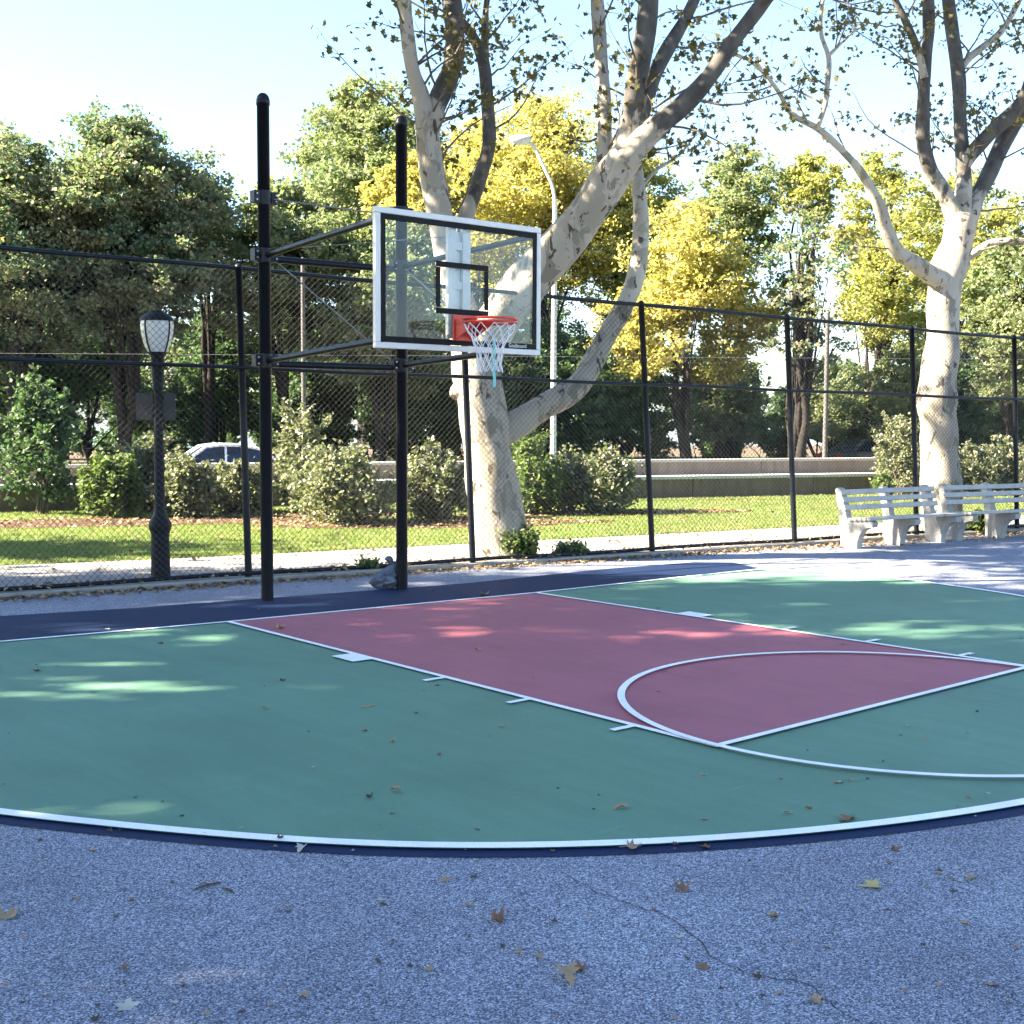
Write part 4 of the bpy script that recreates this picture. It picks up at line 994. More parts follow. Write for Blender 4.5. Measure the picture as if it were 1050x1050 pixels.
# ------------------------------------------------------------------ the two plane trees
def plane_tree(label, base_px, base, limbs, seed, leaf_zone, ntw=80, nleaf_tw=12, canopy=None, dark=()):
    """limbs: (pixel polyline with width in px, extra depth at start and end)"""
    rr = random.Random(seed); rg = np.random.default_rng(seed+900)
    root = empty('plane_tree', base, label, 'tree', 'plane trees along the fence'); d0 = depth(base)
    tr = MB(); tw = MB(); LP = []; allp = []; dv = []
    def pos(x, y, dd): return at(x, y, d0+dd)-base
    for li, (pp, dz0, dz1, n) in enumerate(limbs):
        k = len(pp)
        P = [pos(x, y, dz0+(dz1-dz0)*i/(k-1)) for i, (x, y, w_) in enumerate(pp)]
        if li == 0: P[0].z = -0.05
        path = smooth_path(P, 5); Wd = np.interp(np.linspace(0, k-1, len(path)), range(k), [w_ for _, _, w_ in pp])
        rad_ = [w_*0.5/F*(d0+dz0+(dz1-dz0)*i/(len(path)-1)) for i, w_ in enumerate(Wd)]
        v0 = len(tr.v); ph = [rr.uniform(0, 6.28) for _ in range(5)]
        def sq(i, kk, an): return 1+0.05*math.sin(2*an+i*0.35+ph[0])+0.04*math.sin(3*an-i*0.5+ph[1])+0.035*math.sin(i*0.9+ph[2])
        flare = [r_*(1.0) for r_ in rad_]
        tr.tube(path, flare, n, True, sq)
        for i, p in enumerate(path): allp.append((p, rad_[i], (path[min(i+1, len(path)-1)]-path[max(i-1, 0)]).normalized(), li))
        # the limb goes on above the picture
        if pp[-1][1] <= 12 or pp[-1][0] > 1045:
            e = path[-1]; dr = (path[-1]-path[-4]).normalized()
            up = wander(e, dr+Vector((0, 0, 0.25)), 3.2, 7, rr, 0.16, 0.06); ra = rad_[-1]
            tr.tube(up, [ra*(1-0.35*j/7) for j in range(8)], 8, True)
            for j, p in enumerate(up): allp.append((p, ra*(1-0.35*j/7), dr, 99))
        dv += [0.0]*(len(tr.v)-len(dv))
        if li in dark:  # limbs whose bark carries painted shade, fading in from the fork
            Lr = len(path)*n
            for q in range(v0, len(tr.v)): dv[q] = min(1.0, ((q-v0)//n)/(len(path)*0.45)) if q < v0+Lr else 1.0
    nft = len(tr.f)
    # twigs with leaves
    cand = [c for c in allp if c[1] < 0.17 and c[0].z > leaf_zone[0]]
    for i in range(ntw):
        p, r_, t_, li = cand[rr.randrange(len(cand))]
        side = rv(rr); side = (side-t_*side.dot(t_)).normalized()
        L = rr.uniform(0.7, 1.9); path = wander(p, side+t_*0.5+Vector((0, 0, 0.15)), L, 7, rr, 0.28, 0.03); r0 = min(r_*0.4, 0.016)
        tw.tube(path, [r0*(1-0.85*j/7)+0.002 for j in range(8)], 5, False)
        for j in range(2, 8):
            if rr.random() < 0.75:
                q = wander(path[j], rv(rr)+(path[j]-path[j-1]).normalized()*1.2, rr.uniform(0.25, 0.7), 4, rr, 0.35); tw.tube(q, [0.004, 0.0035, 0.003, 0.0025, 0.002], 4, False)
                for p2 in q[1:]:
                    for _ in range(nleaf_tw//4 if rr.random() < 0.8 else 0): LP.append(tuple(p2+rv(rr, 0.07)+Vector((0, 0, -0.05))))
    tr.add(tw.v, tw.f, True); trunk = tr.build('trunk', M['bark'], root); trunk.data.materials.append(M['twig']); dv += [0.0]*(len(tr.v)-len(dv)); trunk.data.attributes.new('limb_shade', 'FLOAT', 'POINT').data.foreach_set('value', dv)
    trunk.data.polygons.foreach_set('material_index', [0]*nft+[1]*(len(tr.f)-nft))
    # the dense part of the crown, overhead
    cx_, cy_, cz_, r1_, r2_, r3_, nl_ = canopy
    u = rg.normal(size=(70, 3)); u /= np.linalg.norm(u, axis=1)[:, None]; u *= rg.uniform(0.1, 1, (70, 1))**0.4
    C_ = u*np.array((r1_, r2_, r3_))+np.array((cx_, cy_, cz_)); ix = rg.integers(0, 70, nl_); Q = C_[ix]+rg.normal(size=(nl_, 3))*0.42
    dq = (Q+np.array(base)-np.array(CAM))@np.array(FW); Q = Q[Q[:, 2] > 2.15+0.335*dq]
    br = MB()
    for i in range(22):
        e = C_[rr.randrange(70)]
        if e[2] < 2.4+0.335*((e+np.array(base)-np.array(CAM))@np.array(FW)): continue
        tops = [c for c in allp if c[3] == 99]; e = Vector(e); p0 = min((t_[0] for t_ in tops), key=lambda q: (q-e).length); q_ = smooth_path([p0, p0*0.5+e*0.5+Vector((0, 0, 0.5)), e], 4); br.tube(q_, [0.05*(1-0.8*j/(len(q_)-1)) for j in range(len(q_))], 5, False)
    if br.v:
        o_ = br.build('branch', M['bark'], trunk)
    LP = list(LP)+[tuple(x) for x in Q]
    leaves_mesh('crown', np.array(LP), np.concatenate([rg.uniform(0.55, 1.25, len(LP)-len(Q))*0.078, rg.uniform(0.7, 1.3, len(Q))*0.20]), M['leaf_plane'], root, 0.1, 0.8, rg, 0.9, PALMATE)
    return root
t1 = fp((G(512, 578)-FA).dot(FD), 0.62); t1.z = 0
t1 = at(512, 575, depth(G(510, 574))); t1 = fp((t1-FA).dot(FD), 0.50); t1.z = 0.0
plane_tree('large pale plane tree with a leaning main limb right behind the backboard', (512, 578), t1, [
 ([(514, 580, 68), (512, 560, 60), (509, 530, 55), (504, 490, 52), (498, 445, 51), (492, 405, 50), (486, 370, 44), (476, 330, 36), (466, 290, 29), (456, 246, 26), (443, 180, 25), (438, 125, 27)], 0, -0.3, 16),
 ([(438, 130, 26), (431, 98, 17), (423, 70, 15), (417, 30, 15), (414, -4, 14)], -0.3, -0.7, 12),
 ([(438, 132, 26), (447, 108, 21), (459, 82, 21), (466, 55, 21), (466, 25, 20), (462, -4, 19)], -0.3, 0.3, 12),
 ([(470, 300, 18), (474, 245, 17), (480, 215, 16), (490, 188, 16), (501, 151, 15), (500, 110, 14), (496, 65, 12), (482, 33, 10), (470, 18, 6)], -0.1, 0.7, 10),
 ([(497, 66, 9), (497, 40, 8), (498, 14, 7), (500, -4, 6)], 0.6, 0.9, 8),
 ([(488, 375, 50), (506, 335, 46), (532, 300, 44), (562, 267, 43), (594, 228, 42), (622, 190, 39), (644, 158, 32)], 0, -1.4, 14),
 ([(640, 165, 30), (668, 135, 24), (700, 108, 20), (728, 78, 18), (750, 45, 17), (775, 12, 15), (788, -4, 14)], -1.4, -2.2, 12),
 ([(636, 172, 26), (646, 128, 24), (652, 90, 22), (660, 45, 21), (666, -4, 20)], -1.3, -1.5, 12),
 ([(645, 160, 20), (656, 125, 17), (667, 88, 16), (682, 55, 15), (702, 20, 12), (714, -4, 11)], -1.35, -0.4, 10),
 ([(614, 205, 20), (619, 160, 17), (620, 110, 15), (616, 60, 14), (612, -4, 13)], -1.1, -0.6, 10),
 ([(500, 448, 34), (524, 438, 31), (556, 418, 28), (588, 400, 25), (606, 375, 22), (622, 345, 21), (642, 310, 20), (654, 275, 18), (657, 235, 16), (655, 195, 15), (650, 160, 14), (645, 130, 10)], 0, 0.9, 12),
 ([(480, 398, 24), (471, 402, 20), (467, 408, 12)], -0.15, -0.22, 10),
 ([(655, 195, 5), (672, 175, 4), (695, 160, 3), (712, 140, 2)], 0.9, 1.2, 5),
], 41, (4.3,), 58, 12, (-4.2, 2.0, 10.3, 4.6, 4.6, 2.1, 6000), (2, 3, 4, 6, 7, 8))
t2 = fp((G(965, 546)-FA).dot(FD), 0.55); t2.z = 0.0
plane_tree('second pale plane tree with upright forked limbs rising behind the benches', (965, 545), t2, [
 ([(967, 548, 46), (965, 515, 41), (964, 475, 38), (963, 440, 38), (960, 415, 41), (963, 385, 36), (966, 350, 33), (967, 315, 34), (972, 280, 36), (981, 250, 31), (987, 222, 30)], 0, 0.1, 16),
 ([(985, 232, 24), (973, 208, 17), (960, 185, 16), (952, 168, 15), (946, 140, 14), (947, 105, 13), (949, 65, 13), (952, 30, 12), (952, -4, 12)], 0.1, -0.4, 10),
 ([(948, 80, 9), (943, 58, 8), (934, 34, 8), (924, 12, 7), (916, -4, 7)], -0.35, -0.6, 8),
 ([(987, 228, 22), (988, 200, 16), (987, 165, 15), (985, 127, 14), (983, 83, 14), (978, 43, 13), (972, -4, 13)], 0.1, 0.6, 10),
 ([(984, 72, 8), (993, 60, 8), (1008, 48, 7), (1024, 35, 7), (1036, 18, 6), (1047, -4, 6)], 0.5, 1.0, 8),
 ([(986, 175, 14), (997, 157, 15), (1015, 137, 15), (1036, 118, 15), (1052, 96, 14), (1062, 60, 12)], 0.3, -0.5, 10),
 ([(990, 232, 22), (1000, 206, 17), (1013, 180, 17), (1028, 148, 17), (1048, 112, 16), (1070, 80, 14)], 0.1, 1.2, 10),
 ([(972, 292, 26), (955, 282, 20), (938, 270, 17), (920, 258, 16), (908, 232, 14), (900, 208, 12), (884, 178, 9), (864, 155, 7.5), (840, 133, 6.5), (812, 117, 5.5), (800, 97, 4.5), (788, 80, 4), (770, 63, 3.5), (750, 55, 3)], 0, -2.6, 10),
 ([(838, 130, 6), (846, 108, 6), (848, 88, 5.5), (850, 60, 5), (842, 35, 4.5), (842, 12, 4), (845, -4, 3.5)], -2.0, -1.6, 7),
 ([(849, 58, 4), (862, 45, 3), (876, 32, 2.5), (890, 25, 2)], -1.8, -1.5, 6),
 ([(980, 272, 10), (995, 262, 9), (1018, 249, 8), (1050, 247, 7), (1070, 238, 6)], 0.1, -0.5, 8),
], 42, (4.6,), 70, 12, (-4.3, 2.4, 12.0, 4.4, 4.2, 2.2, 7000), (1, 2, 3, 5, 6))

# ------------------------------------------------------------------ the trees whose shade lies over the court (they stand left of the picture, along the sun's path)
SUN_AZ = R(147.0); SUN_EL = R(33.0)
S = Vector((math.cos(SUN_AZ)*math.cos(SUN_EL), math.sin(SUN_AZ)*math.cos(SUN_EL), math.sin(SUN_EL)))
sh = Vector((S.x, S.y, 0)).normalized(); nh = Vector((-sh.y, sh.x, 0)); nh = nh if nh.y > 0 else -nh
k_sun = 1/math.tan(SUN_EL)
# openings in these crowns: where the sun reaches the court in the photograph
GAPS = [(60, 712, 95, 7), (150, 703, 60, 5), (228, 748, 72, 8), (175, 655, 70, 8), (110, 648, 60, 5), (60, 683, 60, 4), (40, 640, 60, 5), (205, 622, 90, 4), (140, 832, 90, 7), (230, 797, 50, 5),
        (470, 742, 60, 5), (385, 660, 36, 4), (930, 648, 50, 6), (950, 632, 50, 4), (890, 592, 60, 5), (1010, 618, 50, 4), (725, 588, 60, 6), (960, 700, 50, 4), (600, 850, 70, 5), (880, 815, 60, 4), (30, 765, 50, 4), (420, 600, 40, 3)]
def shade_tree(label, foot_n, foot_s, zc_, rs_, rn_, rz_, nleaf, seed):
    rr = random.Random(seed); rg = np.random.default_rng(seed+70)
    c = sh*(foot_s+k_sun*zc_)+nh*foot_n; base = Vector((c.x, c.y, 0))
    root = empty('plane_tree', base, label, 'tree', 'plane trees along the fence')
    nc = 100; u = rg.normal(size=(nc, 3)); u /= np.linalg.norm(u, axis=1)[:, None]
    q = u*(rg.uniform(0.12, 1, (nc, 1))**(1/2.6))
    C_ = np.outer(q[:, 0], np.array(sh))*rs_+np.outer(q[:, 1], np.array(nh))*rn_+np.outer(q[:, 2], np.array((0, 0, 1)))*rz_+np.array((0, 0, zc_))
    idx = rg.integers(0, nc, nleaf); P = C_[idx]+rg.normal(size=(nleaf, 3))*rg.uniform(0.35, 0.85, nc)[idx][:, None]
    ft = P+np.array(base)-np.outer(P[:, 2]/S.z, np.array(S)); keep = np.ones(len(P), bool); pq = np.array(S)
    rel = ft-np.array(CAM); zz = rel@np.array(FW); px_ = 525+F*(rel@np.array(RT))/zz; py_ = 525-F*(rel@np.array(UP))/zz
    for (gx, gy, rx, ry) in GAPS:
        dd = ((px_-gx)/(rx*1.3))**2+((py_-gy)/(ry*1.45))**2; keep &= ~((zz > 1) & (dd < rg.uniform(0.3, 1.7, len(P))) & (rg.random(len(P)) < 0.73))
    P = P[keep]
    m = MB(); m.tube([(0, 0, -0.05), (0.1, 0.05, zc_*0.35), (0, 0, zc_*0.8), (0.1, 0.1, zc_+rz_*0.5)], [0.42, 0.33, 0.24, 0.08], 12)
    for i in range(26):
        e = Vector(C_[rr.randrange(nc)]); p0 = Vector((0, 0, zc_*rr.uniform(0.4, 0.85)))
        q_ = smooth_path([p0, p0+(e-p0)*0.5+Vector((0, 0, 0.6)), e], 4); m.tube(q_, [0.13*(1-0.85*j/(len(q_)-1)) for j in range(len(q_))], 6, False)
    m.build('trunk', M['bark'], root)
    leaves_mesh('crown', P, rg.uniform(0.7, 1.3, len(P))*0.26, M['leaf_shade'], root, 0.4, 0.8, rg)
    print('shade tree', base)
shade_tree('leafy plane tree beyond the left end of the fence', -2.2, 1.8, 11.0, 7.0, 5.0, 4.2, 38000, 1)
shade_tree('smaller leafy plane tree on the lawn beyond the left end of the fence', 0.9, 8.5, 11.0, 4.0, 2.6, 3.0, 17000, 4)
shade_tree('young leafy plane tree in the lawn far left of the path', 6.0, 6.4, 8.0, 3.2, 1.0, 1.6, 3500, 5)
shade_tree('leafy plane tree left of the court', -8.0, 0.5, 11.0, 7.5, 5.4, 4.2, 33000, 2)
shade_tree('leafy plane tree behind the left side of the court', -14.0, 1.0, 11.0, 7.5, 5.6, 4.2, 33000, 3)

# ------------------------------------------------------------------ grass, litter
def tri_area_sample(poly, n, rg):
    P = np.array([(p[0], p[1]) for p in poly]); lo = P.min(0); hi = P.max(0); out = np.zeros((0, 2))
    while len(out) < n:
        q = rg.uniform(lo, hi, (n*2, 2)); ins = np.zeros(len(q), bool); j = len(P)-1
        for i in range(len(P)):
            c = ((P[i, 1] > q[:, 1]) != (P[j, 1] > q[:, 1])) & (q[:, 0] < (P[j, 0]-P[i, 0])*(q[:, 1]-P[i, 1])/(P[j, 1]-P[i, 1]+1e-12)+P[i, 0]); ins ^= c; j = i
        out = np.concatenate([out, q[ins]])
    return out[:n]
vis = [fp(-4.5, 3.36), fp(0, 2.83), fp(10, 2.52), fp(24, 2.42), wp(26, -0.25), wp(-4, -0.25)]
gp_ = tri_area_sample(vis, 260000, rng)
def inpoly(q, P):
    P = np.array([(p[0], p[1]) for p in P]); ins = np.zeros(len(q), bool); j = len(P)-1
    for i in range(len(P)):
        c = ((P[i, 1] > q[:, 1]) != (P[j, 1] > q[:, 1])) & (q[:, 0] < (P[j, 0]-P[i, 0])*(q[:, 1]-P[i, 1])/(P[j, 1]-P[i, 1]+1e-12)+P[i, 0]); ins ^= c; j = i
    return ins
for b in BEDS: gp_ = gp_[~inpoly(gp_, b)]
thin = 0.55+0.45*np.sin(gp_[:, 0]*0.9+1.3*np.sin(gp_[:, 1]*1.1))*np.sin(gp_[:, 1]*1.7+0.8*np.sin(gp_[:, 0]*0.6+2)); gp_ = gp_[rng.random(len(gp_)) < 0.35+0.75*thin]
def blades(name, q, hmin, hmax, w, mat):
    n = len(q); h = rng.uniform(hmin, hmax, n); a = rng.uniform(0, 2*np.pi, n); l = rng.normal(0, 0.35, (n, 2))*h[:, None]
    V3 = np.empty((n, 3, 3)); dx = np.cos(a)*w/2; dy = np.sin(a)*w/2
    V3[:, 0] = np.c_[q[:, 0]-dx, q[:, 1]-dy, np.full(n, 0.005)]; V3[:, 1] = np.c_[q[:, 0]+dx, q[:, 1]+dy, np.full(n, 0.005)]
    V3[:, 2] = np.c_[q[:, 0]+l[:, 0], q[:, 1]+l[:, 1], h]
    me = bpy.data.meshes.new(name); me.vertices.add(3*n); me.vertices.foreach_set('co', V3.ravel())
    me.loops.add(3*n); me.loops.foreach_set('vertex_index', np.arange(3*n, dtype=np.int32))
    me.polygons.add(n); me.polygons.foreach_set('loop_start', np.arange(0, 3*n, 3, dtype=np.int32)); me.update(calc_edges=True); me.validate(); me.materials.append(mat)
    o = bpy.data.objects.new(name, me); COL.objects.link(o); return tag(o, kind='stuff')
tag(blades('grass', gp_, 0.02, 0.055, 0.016, M['grass']), 'sunlit lawn grass between the path and the stone wall', 'grass')
# leaf litter along the fence foot and on the beds
def litter(name, q, size, label, z0=0.02):
    n = len(q); P = np.c_[q, rng.uniform(z0, z0+0.025, n)]
    o = leaves_mesh(name, P, rng.uniform(0.5, 1.4, n)*size, M['litter'], None, 1.6, 0.7, rng)
    return tag(o, label, 'leaf litter', kind='stuff')
q1 = []
for _ in range(4600):
    s = rng.uniform(-4.5, 17); w_ = -0.12-abs(rng.normal(0, 0.16)) if s < 7.5 else -0.12-abs(rng.normal(0, 0.30))
    if rng.random() < 0.35: w_ = rng.uniform(-0.12, 0.28)
    p = fp(s, w_); q1.append((p.x, p.y))
q1 = np.array(q1); inside = ((q1-np.array((FA.x, FA.y)))@np.array((FN.x, FN.y)) > -0.10)
litter('leaf_litter', q1[~inside], 0.06, 'brown leaf litter lining the foot of the fence', 0.008)
litter('leaf_litter', q1[inside], 0.06, 'brown leaf litter lying on the concrete kerb under the fence', 0.078)
q2 = np.concatenate([tri_area_sample(b, 1500, rng) for b in BEDS]); litter('leaf_litter', q2, 0.075, 'brown bark and leaves covering the shrub beds')

ql = np.concatenate([tri_area_sample(vis, 1100, rng), tri_area_sample([fp(-4.5, 0.35), fp(22, 0.35), fp(22, 2.4), fp(0, 2.7), fp(-4.5, 3.2)], 420, rng)])
litter('leaf_litter', ql, 0.07, 'dry leaves strewn over the lawn and the path', 0.02)
qe = []
for _ in range(5200):
    s_ = rng.uniform(-4.5, 24); e_ = np.interp(s_, [-60, -3, 0, 10, 30], [3.3, 3.1, 2.75, 2.45, 2.35]); p_ = fp(s_, e_+rng.normal(0.03, 0.035)); qe.append((p_.x, p_.y))
tag(blades('grass', np.array(qe), 0.02, 0.075, 0.014, M['grass']), 'ragged grass edge overhanging the path', 'grass')
# ------------------------------------------------------------------ fallen leaves, each its own thing
def leaf_shape(kind, seed):
    rr = random.Random(seed); out = []
    if kind == 'lobed':
        lob = [(0, 1.0), (36, 0.42), (60, 0.86), (92, 0.40), (118, 0.62), (150, 0.36), (180, 0.18)]
    elif kind == 'oval':
        lob = [(0, 1.0), (15, 0.62), (45, 0.46), (90, 0.40), (135, 0.44), (165, 0.5), (180, 0.62)]
    else:
        lob = [(0, 1.0), (20, 0.72), (34, 0.55), (52, 0.80), (75, 0.55), (105, 0.72), (125, 0.44), (160, 0.48), (180, 0.30)]
    half = [(a+rr.uniform(-4, 4) if 0 < a < 180 else a, r*rr.uniform(0.88, 1.1)) for a, r in lob]
    pts = half+[(360-a, r*rr.uniform(0.85, 1.12)) for a, r in half[-2:0:-1]]
    n = len(pts); c0 = rr.uniform(0.15, 0.55); c1_ = rr.uniform(-0.3, 0.45); tw_ = rr.uniform(-0.3, 0.3)
    def zf(x, y): return c0*y*y*1.1+c1_*x*x*0.6+tw_*x*y*0.5+0.03
    vs = [(0, 0, zf(0, 0))]
    for ring in (0.5, 1.0):
        for a, r in pts:
            x, y = math.cos(R(a))*r*ring, math.sin(R(a))*r*ring; vs.append((x, y, zf(x, y)+(rr.uniform(-0.05, 0.08) if ring == 1 else 0)))
    zmin = min(v[2] for v in vs); vs = [(x*0.5, y*0.5, (z-zmin)*0.5) for x, y, z in vs]
    fs = [(0, 1+i, 1+(i+1) % n) for i in range(n)]+[(1+i, 1+n+i, 1+n+(i+1) % n, 1+(i+1) % n) for i in range(n)]
    # stalk
    b = len(vs); sx = -0.5*0.3
    vs += [(sx, -0.012, 0.03), (sx, 0.012, 0.03), (sx-0.42, 0.05, 0.02), (sx-0.42, 0.07, 0.03)]; fs.append((b, b+2, b+3, b+1))
    me = bpy.data.meshes.new('fallen_leaf'); me.from_pydata(vs, [], fs); me.update()
    for p in me.polygons: p.use_smooth = True
    me.materials.append(M['dry_a']); return me
shapes = {k: [leaf_shape(k, 10*i+j) for j in range(3)] for i, k in enumerate(('lobed', 'oval', 'ragged'))}
rl = random.Random(77)
def fallen(px, py, size, kind, mat, label, group='fallen leaves on the court', z=0.006, curl=1.0, rz=None, name='fallen_leaf'):
    me = rl.choice(shapes[kind]); o = bpy.data.objects.new(name, me); COL.objects.link(o)
    p = G(px, py); o.location = (p.x, p.y, z); s = size
    o.scale = (s, s*rl.uniform(0.7, 1.0), s*curl); o.rotation_euler = (rl.uniform(-0.12, 0.12), rl.uniform(-0.12, 0.12), rl.uniform(0, 6.28) if rz is None else rz)
    o.material_slots[0].link = 'OBJECT'; o.material_slots[0].material = M[mat]
    return tag(o, label, 'leaf', group)
ZG = 0.014
for a in [
 (700, 915, 0.115, 'lobed', 'dry_a', 'big curled brown maple leaf on the asphalt just below the white arc', 0.006, 1.3),
 (869, 842, 0.15, 'oval', 'dry_a', 'largest dry brown leaf lying on the green paint inside the right arc', ZG, 1.0),
 (636, 832, 0.10, 'oval', 'dry_b', 'tan leaf with a stalk on the green paint above the arc centre', ZG, 1.0),
 (897, 910, 0.115, 'lobed', 'dry_c', 'flat yellowish star shaped leaf on the asphalt at right', 0.006, 0.5),
 (996, 901, 0.085, 'lobed', 'dry_b', 'tan lobed leaf on the asphalt nearest the right edge', 0.006, 0.9),
 (578, 1003, 0.115, 'ragged', 'dry_b', 'pale tan curled leaf of the touching pair on the bottom asphalt', 0.006, 1.2),
 (592, 996, 0.075, 'ragged', 'dry_a', 'smaller brown leaf of the touching pair on the bottom asphalt', 0.006, 1.6),
 (511, 946, 0.085, 'ragged', 'dry_a', 'upright brown curled leaf on the asphalt below the arc centre', 0.006, 1.7),
 (648, 874, 0.09, 'ragged', 'dry_b', 'tan leaf with a raised tip lying across the white arc line', 0.022, 1.6),
 (6, 942, 0.12, 'ragged', 'dry_b', 'tan twisted leaf on the asphalt at the left edge', 0.006, 1.3),
 (129, 1033, 0.115, 'lobed', 'dry_e', 'pale grey pointed leaf on the asphalt in the bottom left corner', 0.006, 0.6),
 (916, 872, 0.075, 'lobed', 'dry_a', 'brown leaf on the asphalt close below the right part of the arc', 0.006, 1.2),
 (486, 900, 0.06, 'ragged', 'dry_d', 'dark brown leaf beside a pale one below the arc', 0.006, 1.5),
 (456, 904, 0.07, 'lobed', 'dry_b', 'pale star shaped leaf beside a dark one below the arc', 0.006, 0.8),
 (552, 983, 0.06, 'oval', 'dry_b', 'small tan leaf up left of the touching pair', 0.006, 1.2),
 (794, 941, 0.07, 'lobed', 'dry_b', 'tan leaf on the asphalt between the maple leaf and the star leaf', 0.006, 1.0),
 (720, 994, 0.06, 'ragged', 'dry_a', 'brown leaf lying right next to the long crack', 0.006, 1.2),
 (834, 1028, 0.08, 'lobed', 'dry_b', 'tan lobed leaf at the bottom beside the end of the crack', 0.006, 1.0),
 (1018, 1012, 0.06, 'oval', 'dry_b', 'tan oval leaf on the asphalt in the bottom right corner', 0.006, 1.0),
 (777, 1004, 0.045, 'ragged', 'dry_d', 'very dark small leaf just under the crack bend', 0.006, 1.4),
 (405, 815, 0.075, 'ragged', 'dry_b', 'pale dry leaf on the green paint left of the arc centre', ZG, 1.2),
 (378, 820, 0.055, 'ragged', 'dry_d', 'dark standing leaf on the green paint left of the pale dry leaf', ZG, 1.8),
 (807, 837, 0.06, 'oval', 'dry_b', 'small tan leaf on the green paint left of the largest dry leaf', ZG, 1.0),
 (722, 797, 0.06, 'oval', 'dry_b', 'tan leaf on the green paint just below the key corner', ZG, 1.0),
 (857, 805, 0.055, 'oval', 'dry_b', 'tan leaf on the green paint just below the circle line', ZG, 1.0),
 (514, 747, 0.075, 'oval', 'dry_b', 'flat tan leaf on the green paint left of the second lane tick', ZG, 0.8),
 (449, 705, 0.06, 'oval', 'dry_d', 'brown leaf touching the first thin lane tick', ZG, 1.2),
 (402, 763, 0.07, 'lobed', 'dry_b', 'tan lobed leaf on the green paint below the lane block', ZG, 1.0),
 (272, 729, 0.085, 'oval', 'dry_b', 'tan leaf on the green paint left of the lane block', ZG, 1.0),
 (286, 646, 0.13, 'ragged', 'dry_b', 'tan leaf at the far left corner of the maroon key', 0.018, 1.0),
 (490, 669, 0.10, 'oval', 'dry_b', 'tan leaf in the middle of the maroon key', 0.018, 1.0),
 (498, 611, 0.13, 'ragged', 'dry_b', 'tan leaf on the navy apron close behind the baseline', 0.010, 1.2),
 (692, 871, 0.035, 'ragged', 'dry_d', 'dark leaf on the white arc line right of centre', 0.022, 1.2),
 (722, 871, 0.06, 'ragged', 'dry_a', 'brown leaf on the navy rim right below the white arc', 0.010, 1.2),
 (310, 873, 0.075, 'ragged', 'dry_e', 'pale leaf lying on the navy rim left of centre', 0.010, 1.0),
 (288, 864, 0.05, 'ragged', 'dry_d', 'dark leaf on the white arc line left of centre', 0.022, 1.2),
]: fallen(a[0], a[1], a[2]*(1.25 if a[1] > 800 else 1.1), a[3], a[4], a[5], z=a[6], curl=a[7]*1.35)
def on_paint(px, py):
    p = G(px, py); q = np.array([[p.x, p.y]])
    if inpoly(q, [LA, LB, LD, LC])[0]: return 'key'
    if inpoly(q, [Vector((x, y)) for x, y in green])[0]: return 'green'
    if inpoly(q, [Vector((x, y)) for x, y in navy])[0]: return 'navy'
    return 'asphalt'
ZS = {'key': (0.018, 'small dry leaf speck among others on the maroon key'), 'green': (ZG, 'small dry leaf scattered among others on the green paint'), 'navy': (0.010, 'small dry leaf scattered on the navy painted apron'), 'asphalt': (0.006, 'small dry leaf scattered among others on the grey asphalt')}
cnt = {'key': 0, 'green': 0, 'navy': 0, 'asphalt': 0}; quota = {'key': 12, 'green': 62, 'navy': 18, 'asphalt': 95}
tries = 0
while tries < 6000 and any(cnt[k] < quota[k] for k in cnt):
    tries += 1
    px = rl.uniform(0, 1050); py = 575+475*rl.random()**0.8
    pg = G(px, py)
    if (pg-FA).dot(FN) > -0.15: continue
    k = on_paint(px, py)
    if cnt[k] >= quota[k]: continue
    cnt[k] += 1
    fallen(px, py, rl.uniform(0.022, 0.06)*(1.0 if py > 700 else 1.5), rl.choice(('oval', 'ragged', 'lobed')), rl.choice(('dry_a', 'dry_b', 'dry_d', 'dry_d', 'dry_b', 'dry_e')), ZS[k][1], 'small leaves on the '+{'key': 'maroon key', 'green': 'green paint', 'navy': 'navy apron', 'asphalt': 'asphalt'}[k], ZS[k][0], rl.uniform(0.7, 1.5))
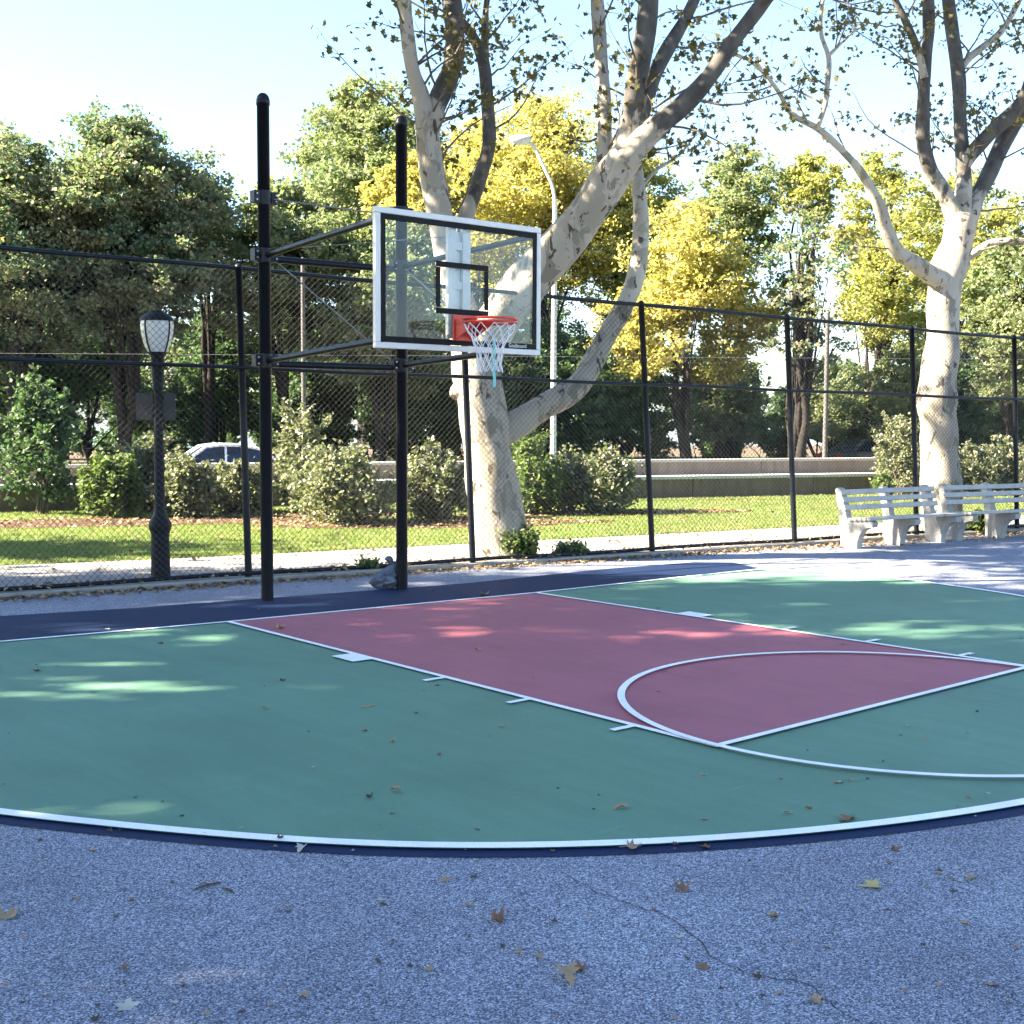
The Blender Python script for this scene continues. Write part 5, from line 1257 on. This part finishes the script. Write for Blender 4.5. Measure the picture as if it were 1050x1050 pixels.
for (x0, y0, x1, y1, lab) in ((200, 915, 226, 908, 'short dark twig on the asphalt left of centre'), (228, 914, 240, 919, 'broken end piece of the dark twig on the asphalt'), (369, 728, 384, 726, 'thin tan twig on the green paint below the lane block')):
    z = 0.013 if y0 > 800 else 0.02; m = MB(); a_ = G(x0, y0); b_ = G(x1, y1); c_ = (a_+b_)/2+rv(rl, 0.006)
    m.tube([(a_.x, a_.y, z), (c_.x, c_.y, z+0.004), (b_.x, b_.y, z)], [0.003, 0.006, 0.004], 6); tag(m.build('twig', M['dry_d' if y0 > 800 else 'dry_b']), lab, 'twig')

# ------------------------------------------------------------------ camera, light, render settings
cam = bpy.data.cameras.new('camera'); co = bpy.data.objects.new('camera', cam); COL.objects.link(co)
cam.sensor_width = 36; cam.sensor_fit = 'HORIZONTAL'; cam.lens = 36*F/1050; cam.clip_end = 8000; cam.clip_start = 0.05
mw = Matrix((RT, UP, -FW)).transposed().to_4x4(); mw.translation = CAM; co.matrix_world = mw
sc.camera = co
sun = bpy.data.lights.new('sun', 'SUN'); so_ = bpy.data.objects.new('sun', sun); COL.objects.link(so_)
sun.energy = 5.0; sun.angle = R(0.53); sun.color = (1.0, 0.87, 0.68); so_.rotation_euler = S.to_track_quat('Z', 'Y').to_euler()
w_ = bpy.data.worlds.new('World'); sc.world = w_; w_.use_nodes = True
nt = w_.node_tree; nt.nodes.clear(); sk = nt.nodes.new('ShaderNodeTexSky'); sk.sky_type = 'NISHITA'; sk.sun_disc = False
sk.sun_elevation = SUN_EL; sk.sun_rotation = math.atan2(S.x, S.y) % (2*math.pi); sk.air_density = 1.0; sk.dust_density = 0.6; sk.ozone_density = 2.9
bgn = nt.nodes.new('ShaderNodeBackground'); bgn.inputs['Strength'].default_value = 0.050; wo = nt.nodes.new('ShaderNodeOutputWorld')
nt.links.new(sk.outputs[0], bgn.inputs['Color']); nt.links.new(bgn.outputs[0], wo.inputs['Surface'])
sc.view_settings.view_transform = 'Standard'; sc.view_settings.look = 'None'; sc.view_settings.gamma = 1.0; sc.view_settings.exposure = 3.36
sc.render.engine = 'CYCLES'; cy = sc.cycles
cy.use_denoising = True; cy.max_bounces = 8; cy.transparent_max_bounces = 12; cy.diffuse_bounces = 3; cy.glossy_bounces = 3
cy.use_adaptive_sampling = True; cy.adaptive_threshold = 0.02
